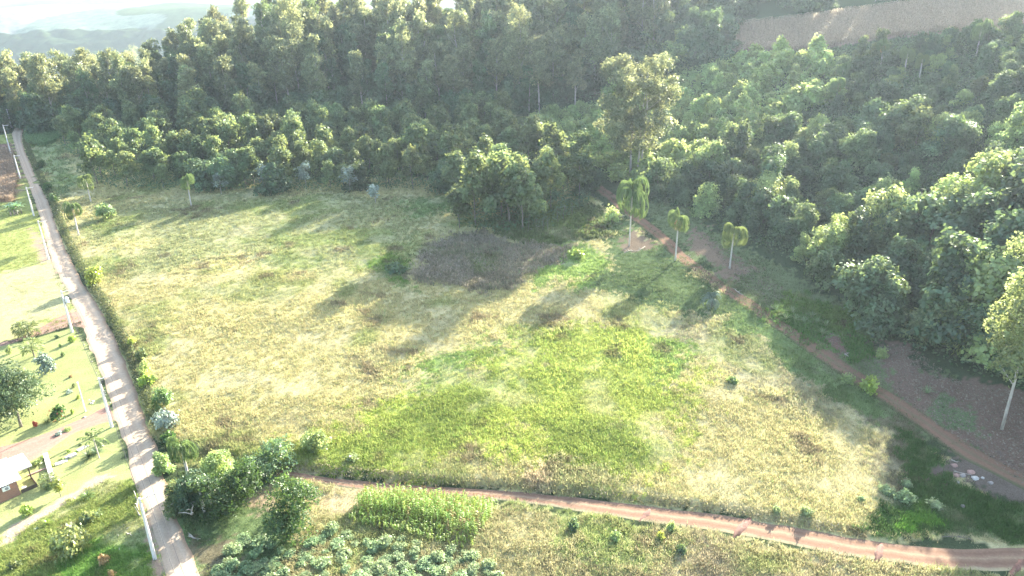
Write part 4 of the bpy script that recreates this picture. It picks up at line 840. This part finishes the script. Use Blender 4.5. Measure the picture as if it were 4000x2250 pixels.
# ------------------------------------------------------------ poles and wires
conc = plain('concrete', (.62, .59, .56), .8, .12, 2.0); metal = plain('grey_metal', (.45, .46, .47), .5, .1, 5, .6); wire_m = plain('wire', (.07, .07, .07), .5, .05, 1)
wire_m.node_tree.nodes['Principled BSDF'].inputs['Specular IOR Level'].default_value = 0; wire_m.node_tree.nodes['Principled BSDF'].inputs['Roughness'].default_value = 1
ins_m = plain('porcelain', (.55, .5, .47), .3, .1, 5)
PL = [((606, 2185), (549, 1945), 'near concrete power pole beside the shaded road'), ((437, 1670), (390, 1475), 'concrete power pole with a small black box at the lower driveway'), ((283, 1300), (245, 1135), 'power pole carrying a white transformer above the red soil'),
      ((190, 1014), (155, 862), 'power pole at the corner of the pasture ditch'), ((133, 845), (98, 731), 'power pole beside the banana clump'), ((80, 700), (62, 610), 'far power pole by the withered corn'), ((44, 605), (20, 480), 'farther power pole beside the road bend'), ((46, 500), (30, 444), 'last power pole with a long arm near the road end palm')]
tops = []
road_dir = Vector((wRL[2][0]-wRL[10][0], wRL[2][1]-wRL[10][1], 0)).normalized(); perp = Vector((-road_dir.y, road_dir.x, 0));
if perp.x < 0: perp = -perp
pang = math.atan2(perp.y, perp.x)
for i, (b, tpx, lab) in enumerate(PL):
    B = P0(*b); h = min(11, max(8.0, hgt_at(B, *tpx))); t = thing('power_pole', lab, 'power pole', tuple(B), pang)
    mb = MB(); mb.tube([(0, 0, -.3), (0, 0, h*.5), (0, 0, h)], [.23, .18, .12], 8); ob('shaft', mb.mesh('shaft', conc, False), t)
    mb = MB(); mb.box((.75, .17, h-.35), (1.9, .1, .12)); ob('crossarm', mb.mesh('crossarm', conc), t)
    for k in range(3):
        mb = MB(); mb.tube([(.1+.75*k, .17, h-.29), (.1+.75*k, .17, h-.18), (.1+.75*k, .17, h-.08)], [.05, .08, .03], 6); ob('insulator', mb.mesh('insulator', ins_m), t)
    if i in (1, 2, 4):
        mb = MB()
        for k in range(3 if i == 1 else 2): mb.box((.28, -.02, h-2.4-.35*k), (.18, .1, .06))
        mb.box((.17, 0, h-2.9), (.06, .12, 1.2)); ob('bracket', mb.mesh('bracket', metal), t)
    if i == 2:
        mb = MB(); mb.tube([(.55, 0, h-2.6), (.55, 0, h-1.7)], [.34, .34], 12); mb.tube([(.55, 0, h-1.7), (.55, 0, h-1.62)], [.36, .3], 12)
        for k in range(3): mb.tube([(.4+.15*k, .1, h-1.62), (.4+.15*k, .1, h-1.35)], [.05, .03], 5)
        ob('transformer', mb.mesh('transformer', plain('transformer_paint', (.75, .76, .76), .4, .05, 3)), t)
    if i == 1:
        mb = MB(); mb.box((.35, 0, h-.8), (.3, .3, .4)); ob('junction_box', mb.mesh('junction_box', plain('black_box', (.05, .05, .05), .5, .05, 3)), t)
    M_ = Matrix.Translation(B)@Matrix.Rotation(pang, 4, 'Z'); tops.append([M_@Vector((.1+.75*k, .17, h-.08)) for k in range(3)]+[M_@Vector((.22, -.02, h-2.4-.35*k)) for k in range(2)])
near = [tops[0][k]+(tops[0][k]-tops[1][k])*1.0 for k in range(5)]
chain_t = [near]+tops
for i in range(len(chain_t)-1):
    for k in range(5 if i < 4 else 3):
        a, b = chain_t[i][k], chain_t[i+1][k]; mb = MB(); sag = .02*(b-a).length
        mb.tube([a.lerp(b, s/12)-Vector((0, 0, sag*4*(s/12)*(1-s/12))) for s in range(13)], .016, 4)
        tag(ob('overhead_wire', mb.mesh('overhead_wire', wire_m)), 'thin roadside wire %s, %s' % (['nearest the camera', 'between the two near poles', 'over the lawn to the transformer pole', 'along the pasture ditch', 'past the bananas', 'beside the withered corn', 'to the road bend', 'at the road end'][i], 'crossarm wire' if k < 3 else 'low bracket wire'), 'wire', 'overhead wires along the road, span %s, %s' % (['nearest the camera', 'between the two near poles', 'over the lawn', 'along the ditch', 'past the bananas', 'beside the corn', 'to the bend', 'at the end'][i], 'crossarm' if k < 3 else 'bracket'))
B = P0(335, 1610); h = hgt_at(B, 304, 1494); mb = MB(); mb.tube([(0, 0, -.2), (0, 0, h)], [.13, .08], 7); t = thing('bare_mast', 'bare pale mast without wires standing on the lawn', 'post', tuple(B)); ob('shaft', mb.mesh('shaft', conc), t); mb = MB(); mb.box((0, 0, h+.03), (.2, .2, .06)); ob('cap', mb.mesh('cap', conc), t)
# ------------------------------------------------------------ house
def brickmat():
    m, t = nodes('brick_wall'); N = t.nodes; L = t.links; tc = N.new('ShaderNodeTexCoord'); mp = N.new('ShaderNodeMapping'); mp.inputs['Rotation'].default_value = (R(90), 0, 0); L.new(tc.outputs['Object'], mp.inputs[0])
    b = N.new('ShaderNodeTexBrick'); b.inputs['Color1'].default_value = (.30, .13, .08, 1); b.inputs['Color2'].default_value = (.23, .10, .065, 1); b.inputs['Mortar'].default_value = (.30, .24, .20, 1); b.inputs['Scale'].default_value = 1.0
    b.inputs['Brick Width'].default_value = .25; b.inputs['Row Height'].default_value = .09; b.inputs['Mortar Size'].default_value = .012; L.new(mp.outputs[0], b.inputs[0])
    p = N.new('ShaderNodeBsdfPrincipled'); p.inputs['Roughness'].default_value = .9; L.new(b.outputs[0], p.inputs['Base Color']); o = N.new('ShaderNodeOutputMaterial'); L.new(p.outputs[0], o.inputs[0]); return m
K = P0(84, 1938); K2 = P0(-40, 1990); ha = Vector((K2[0]-K[0], K2[1]-K[1], 0)).normalized(); hang = math.atan2(ha.y, ha.x)
HO = thing('brick_house', 'brick house with a glaring white corrugated roof at the left edge', 'house', (K[0], K[1], K[2]), hang)
# local: +x along the front wall (to the left in view), -y is behind (away from camera)
sgn = -1
mb = MB(); mb.box((4.5, sgn*3.0, 1.4), (9, 6.0, 2.9)); ob('wall', mb.mesh('wall', brickmat()), HO)
roof_m = plain('white_roof', (.78, .78, .76), .5, .04, 2)
nxr = 120; xr = np.linspace(-.55, 9.6, nxr); yr = np.array([.55, -3.0, -6.9]) if sgn < 0 else np.array([-.55, 3.0, 6.9]); zr = np.array([2.85, 3.5, 2.8])
VV = []; 
for jj in range(3):
    for ii in range(nxr): VV.append((xr[ii], yr[jj], zr[jj]+.035*math.sin(xr[ii]*2*math.pi/.32)))
for jj in range(3):
    for ii in range(nxr): VV.append((xr[ii], yr[jj], zr[jj]-.06+.035*math.sin(xr[ii]*2*math.pi/.32)))
FFs = []
for bse in (0, 3*nxr):
    for jj in range(2):
        for ii in range(nxr-1): q_ = bse+jj*nxr+ii; FFs.append((q_, q_+1, q_+nxr+1, q_+nxr) if bse == 0 else (q_, q_+nxr, q_+nxr+1, q_+1))
for ii in range(nxr-1): FFs.append((ii, ii+3*nxr, ii+1+3*nxr, ii+1)); q_ = 2*nxr+ii; FFs.append((q_, q_+1, q_+1+3*nxr, q_+3*nxr))
mb = MB(); mb.add(VV, FFs); ob('roof', mb.mesh('roof', roof_m), HO)
mb = MB(); mb.box((-1.3, -4.6, 2.55), (2.3, 4.4, .09)); mb.box((-1.3, -2.44, 2.5), (2.35, .06, .18)); ob('porch_roof', mb.mesh('porch_roof', roof_m), HO)
mb = MB(); mb.box((-.9, -3.4, .06), (2.4, 6.6, .22)); ob('terrace', mb.mesh('terrace', plain('terrace_floor', (.68, .66, .62), .7, .08, 2)), HO)
for px_, py_ in ((-2.0, -2.7), (-2.0, -6.3)):
    mb = MB(); mb.box((px_, py_, 1.3), (.14, .14, 2.5)); ob('porch_post', mb.mesh('porch_post', bark_dark), HO)
mb = MB(); mb.box((-2.05, -1.5, .5), (.07, 3.0, .7)); mb.box((-1.1, -.13, .5), (1.9, .06, .7)); ob('railing', mb.mesh('railing', bark_dark), HO)
mb = MB(); mb.box((1.35, .18, 2.15), (.85, .3, .6)); AC = ob('air_conditioner', mb.mesh('air_conditioner', plain('ac_white', (.75, .75, .73), .5, .03, 2)), HO)
mb = MB(); mb.tube([(1.28, .335, 2.15), (1.28, .36, 2.15)], [.22, .22], 12); ob('fan_grille', mb.mesh('fan_grille', plain('grille', (.25, .26, .27), .5, .1, 9)), AC)
mb = MB(); mb.box((-.8, 1.0, -.02), (2.2, 1.4, .16)); mb.box((4.5, .65, -.04), (9, .9, .12)); ob('footing', mb.mesh('footing', plain('path_concrete', (.55, .52, .47), .8, .12, 2)), HO)
B = P0(72, 1893)
mb = MB(); mb.tube([(0, 0, 0), (0, 0, .42)], [.2, .24], 9); mb.tube([(0, 0, .42), (0, 0, .47)], [.3, .3], 12); hm = HO.matrix_basis; p = hm@Vector((-.7, -.9, .17)); tag(ob('round_table', mb.mesh('round_table', conc), None, p), 'small round white table on the house terrace', 'table')
# garden edging, wall and slabs
stone = plain('stone', (.36, .31, .27), .9, .3, 1.5, bump=.4); redst = plain('red_stone', (.40, .25, .20), .9, .25, 1.5); palest = plain('pale_stone', (.50, .46, .41), .9, .2, 1.5)
def rock(rgx, size, flat=.65):
    bm_v = []; F = []; n1, n2 = 7, 10
    for i in range(n1+1):
        th = math.pi*i/n1
        for j in range(n2):
            ph = 2*math.pi*j/n2; r = 1+.22*math.sin(3*ph+size*9+i)+.15*rgx.uniform(-1, 1); bm_v.append((r*math.sin(th)*math.cos(ph)*size, r*math.sin(th)*math.sin(ph)*size*.85, math.cos(th)*size*flat+size*flat*.55))
    for i in range(n1):
        for j in range(n2): F.append((i*n2+j, (i+1)*n2+j, (i+1)*n2+(j+1) % n2, i*n2+(j+1) % n2))
    return bm_v, F
def put_rock(name, label, b, wpx, mat, group=None, flat=.65):
    B = P(*b); s = wpx/2*dep(B)/F_PX; mb = MB(); v_, f_ = rock(rg, s, flat); mb.add(v_, f_); return tag(ob(name, mb.mesh('rock', mat, True), None, (B[0], B[1], B[2]-s*.15)), label, 'rock', group)
for i, (b, w_, mt, lab) in enumerate([((3728, 1822), 26, redst, 'reddish boulder topmost in the pile by the weeds'), ((3792, 1848), 30, redst, 'rounded reddish boulder right side of the pile'), ((3735, 1860), 24, redst, 'small reddish boulder in the middle of the pile'), ((3760, 1860), 24, stone, 'grey boulder between the red ones'), ((3808, 1872), 30, palest, 'pale tan boulder at the right of the pile'), ((3737, 1888), 26, palest, 'pale round boulder lowest in the pile'), ((3838, 1868), 14, palest, 'small pale stone right end of the pile'), ((3870, 1888), 20, stone, 'grey stone half sunk in the weeds'), ((3760, 1978), 18, stone, 'lone grey stone below the pile'), ((3905, 1940), 18, stone, 'flat grey stone far right in the weeds')]): put_rock('boulder', lab, b, w_, mt, 'boulders at the lower right')
for i in range(7):
    put_rock('garden_rock', 'pale rocks heaped on the lawn behind the bare mast', (350+rg.uniform(-9, 14), 1572+rg.uniform(-8, 6)), rg.uniform(8, 13), palest, 'rock heap on the lawn')
put_rock('garden_rock', 'brown rock at the edge of the near driveway', (330, 1632), 14, stone)
E1 = [(20, 2098), (60, 2080), (100, 2055), (135, 2035), (165, 2018), (215, 2000), (262, 1972), (300, 1940), (330, 1918), (380, 1900), (395, 1885), (420, 1872), (450, 1865)]
k = 0
for (u0, v0_), (u1, v1_) in zip(E1[:-1], E1[1:]):
    for q_ in range(5):
        f_ = q_/5; put_rock('edging_stone', 'rough stones edging the lower side of the lawn', (u0+(u1-u0)*f_+rg.uniform(-3, 3), v0_+(v1_-v0_)*f_+rg.uniform(-2, 2)), rg.uniform(4, 9), [stone, palest, redst][k % 3], 'stones edging the lawn'); k += 1
for i in range(22):
    f_ = i/21; put_rock('border_stone', 'small stones lining the lawn along the road', (308+f_*120+rg.uniform(-2, 2), 1296+f_*300*.93+rg.uniform(-3, 3)), rg.uniform(4, 7), stone, 'stones lining the road side of the lawn')
for i, (b, q_) in enumerate([((250, 1808), 0), ((232, 1815), 0), ((270, 1790), 0), ((285, 1782), 0), ((318, 1760), 0), ((332, 1752), 0)]):
    B = P0(*b); mb = MB(); mb.box((0, 0, .14), (1.0, .7, .34), .5+.1*i); tag(ob('stone_slab', mb.mesh('stone_slab', palest), None, tuple(B)), ['third slab from the low wall', 'second slab from the low wall', 'fourth slab, beside the small bush', 'fifth slab along the edging', 'sixth slab near the top of the edging', 'last slab at the top of the edging'][i]+' in the garden edging', 'stone slab')
a_, b2 = P0(180, 1782), P0(212, 1895); mid = (a_+b2)/2; dd = b2-a_; mb = MB(); mb.box((0, 0, .25), (math.hypot(dd[0], dd[1]), .5, .7), math.atan2(dd[1], dd[0])); t = thing('garden_wall', 'low stone wall running down from the near driveway', 'wall', tuple(mid)); ob('wall_body', mb.mesh('wall_body', stone), t); mb = MB(); mb.box((0, 0, .63), (math.hypot(dd[0], dd[1])+.1, .6, .07), math.atan2(dd[1], dd[0])); ob('coping', mb.mesh('coping', palest), t)
a_, b2 = P0(110, 1862), P0(182, 1832); mid = (a_+b2)/2; dd = b2-a_; mb = MB(); mb.box((0, 0, .12), (math.hypot(dd[0], dd[1]), .22, .3), math.atan2(dd[1], dd[0])); tag(ob('brick_kerb', mb.mesh('brick_kerb', redst), None, tuple(mid)), 'low brick kerb between the terrace and the stone wall', 'kerb')
# ------------------------------------------------------------ dead wood
def deadwood(name, label, pts_px, r0, mat=dead_m, lift=.2, seed=0, twigs=3):
    rr = random.Random(seed); A = [Vector(P(*p)) for p in pts_px]; o_ = A[0].copy(); pt = [a-o_+Vector((0, 0, lift*rr.uniform(.3, 1.2))) for a in A]; mb = MB(); n_ = len(pt); mb.tube(pt, [r0*(1-.6*i/(n_-1)) for i in range(n_)], 6)
    for k in range(twigs):
        i = rr.randrange(n_-1); b = pt[i].lerp(pt[i+1], rr.random()); e = b+Vector((rr.uniform(-1, 1), rr.uniform(-1, 1), rr.uniform(.2, .7)))*r0*9; mb.tube([b, (b+e)/2+Vector((0, 0, r0)), e], [r0*.5, r0*.35, r0*.12], 5)
    return tag(ob(name, mb.mesh('wood', mat, True), None, tuple(o_)), label, 'dead wood')
deadwood('driftwood', 'twisted bleached root at the left verge above the near pole', [(527, 1945), (538, 1955), (536, 1985), (545, 2000)], .16, seed=1)
deadwood('driftwood', 'heap of roots beside the near pole verge', [(540, 2010), (552, 2025), (548, 2050)], .13, seed=2)
deadwood('driftwood', 'long white branch lying in the rough grass', [(478, 2040), (488, 2062), (492, 2085), (470, 2095), (462, 2110), (467, 2150)], .12, seed=3)
deadwood('driftwood', 'curved pale branch next to the long white one', [(500, 2090), (520, 2080), (538, 2070), (543, 2045)], .12, seed=4)
deadwood('driftwood', 'thin greenish curved branch behind the near pole', [(545, 2050), (545, 2080), (560, 2095), (590, 2092)], .06, seed=5)
deadwood('fallen_log', 'pale log at the foot of the thicket by the road', [(740, 2095), (760, 2108), (785, 2108)], .12, seed=6)
for i, (u, v_) in enumerate([(700, 2015), (753, 2010), (758, 2050), (810, 1980), (832, 2010)]):
    deadwood('dead_stump', 'grey standing dead trunk at the thicket edge, '+['leftmost by the road', 'tall one under the palm', 'lowest one', 'slim upright one', 'rightmost gnarled one'][i], [(u, v_), (u+2, v_-8)], .17, lift=2.2, seed=10+i, twigs=4)
deadwood('brush_pile', 'pile of grey dead fronds below the tallest palm', [(2440, 990), (2460, 982), (2490, 985), (2520, 965)], .09, seed=20, twigs=14)
deadwood('fallen_branch', 'dead branch on bare soil between the palms', [(2675, 1000), (2690, 1005), (2695, 1020)], .09, seed=21, twigs=6)
deadwood('fallen_branch', 'short pale stick in the shaded grass', [(2390, 1080), (2408, 1072)], .09, seed=22, twigs=0)
deadwood('fallen_branch', 'grey broken branch beside the hill track bend', [(2870, 1135), (2890, 1150), (2905, 1158)], .09, seed=23, twigs=5)
deadwood('fallen_branch', 'pale fallen trunk under the wattle edge', [(2060, 905), (2110, 885), (2150, 878)], .14, seed=24, twigs=2)
deadwood('fallen_branch', 'grey timber pieces lying beside the hill track', [(3298, 1385), (3325, 1402)], .12, seed=25, twigs=2)
deadwood('fallen_branch', 'long thin branch lying above the boulders', [(3715, 1800), (3760, 1818)], .08, seed=26, twigs=1)
deadwood('fallen_branch', 'thin branch among the boulders', [(3725, 1845), (3795, 1860)], .06, seed=27, twigs=1)
deadwood('brush_pile', 'grey brush heap beside the start of the red track', [(1005, 1822), (1030, 1815), (1045, 1822)], .08, seed=28, twigs=14)
deadwood('brush_pile', 'dark twiggy brush under the weeds at the lower right track', [(3680, 2100), (3730, 2098), (3790, 2112)], .07, bark_grey, seed=29, twigs=16)
# leaning bare stems at the wattle wood's end
for i, (u, v_) in enumerate([(2065, 900), (2120, 905), (2140, 900), (2200, 860), (2210, 850), (2235, 845), (2180, 870)]):
    B = P(u, v_); t = thing('bare_sapling', 'thin bare stem at the open end of the wattle wood', 'sapling', tuple(B), 0, 'bare stems at the end of the wattle wood'); ob('trunk', limb_mesh('trunk', bark_grey, 90+i, 4.5, .08, .12, 6, .3, .3), t)
# diverting mounds of red earth across the track
mnd = plain('red_earth', (.20, .105, .075), .95, .3, 3.0, bump=.6)
for i, (a_, b2) in enumerate([((2560, 1978), (2496, 2042)), ((2935, 2022), (2862, 2106)), ((3445, 2122), (3422, 2198)), ((4010, 2170), (3940, 2260))]):
    A = P0(*a_); Bq = P0(*b2); n_ = 12; V = []; F = []
    for k in range(n_+1):
        f_ = k/n_; c = A*(1-f_)+Bq*f_; ax = norm(Bq-A); sdv = np.array([-ax[1], ax[0], 0]); ww = (.55+.15*rg.uniform(-1, 1))*math.sin(math.pi*min(.95, max(.08, f_)))**.5
        for j in range(7): t_ = -1+2*j/6; V.append(c+sdv*t_*ww+np.array([0, 0, .05+.38*(1-t_*t_)*(1+.3*rg.uniform(-1, 1))*math.sin(math.pi*min(.97, max(.03, f_)))**.5]))
    for k in range(n_):
        for j in range(6): F.append((k*7+j, k*7+j+1, (k+1)*7+j+1, (k+1)*7+j))
    V = np.array(V); V[:, 2] = np.maximum(V[:, 2], TH0(V[:, 0], V[:, 1])-.05+.0)
    me = mesh_np('earth_mound', V, np.array(F), mnd, True); tag(ob('earth_mound', me), kind='structure')
# cut red bank by the transformer pole
# ------------------------------------------------------------ haze
hb = MB(); hb.box((0, 3300, 210), (8000, 7000, 620)); hz = hb.mesh('haze', None)
m, t = nodes('haze_air'); pv_ = t.nodes.new('ShaderNodeVolumePrincipled'); pv_.inputs['Color'].default_value = (.74, .87, 1, 1); pv_.inputs['Density'].default_value = 0.00011; pv_.inputs['Anisotropy'].default_value = .42
o = t.nodes.new('ShaderNodeOutputMaterial'); t.links.new(pv_.outputs[0], o.inputs['Volume']); hz.materials.append(m)
tag(ob('haze', hz), 'bright morning haze over the valley', 'haze', kind='stuff')
print('objects', len(bpy.data.objects))
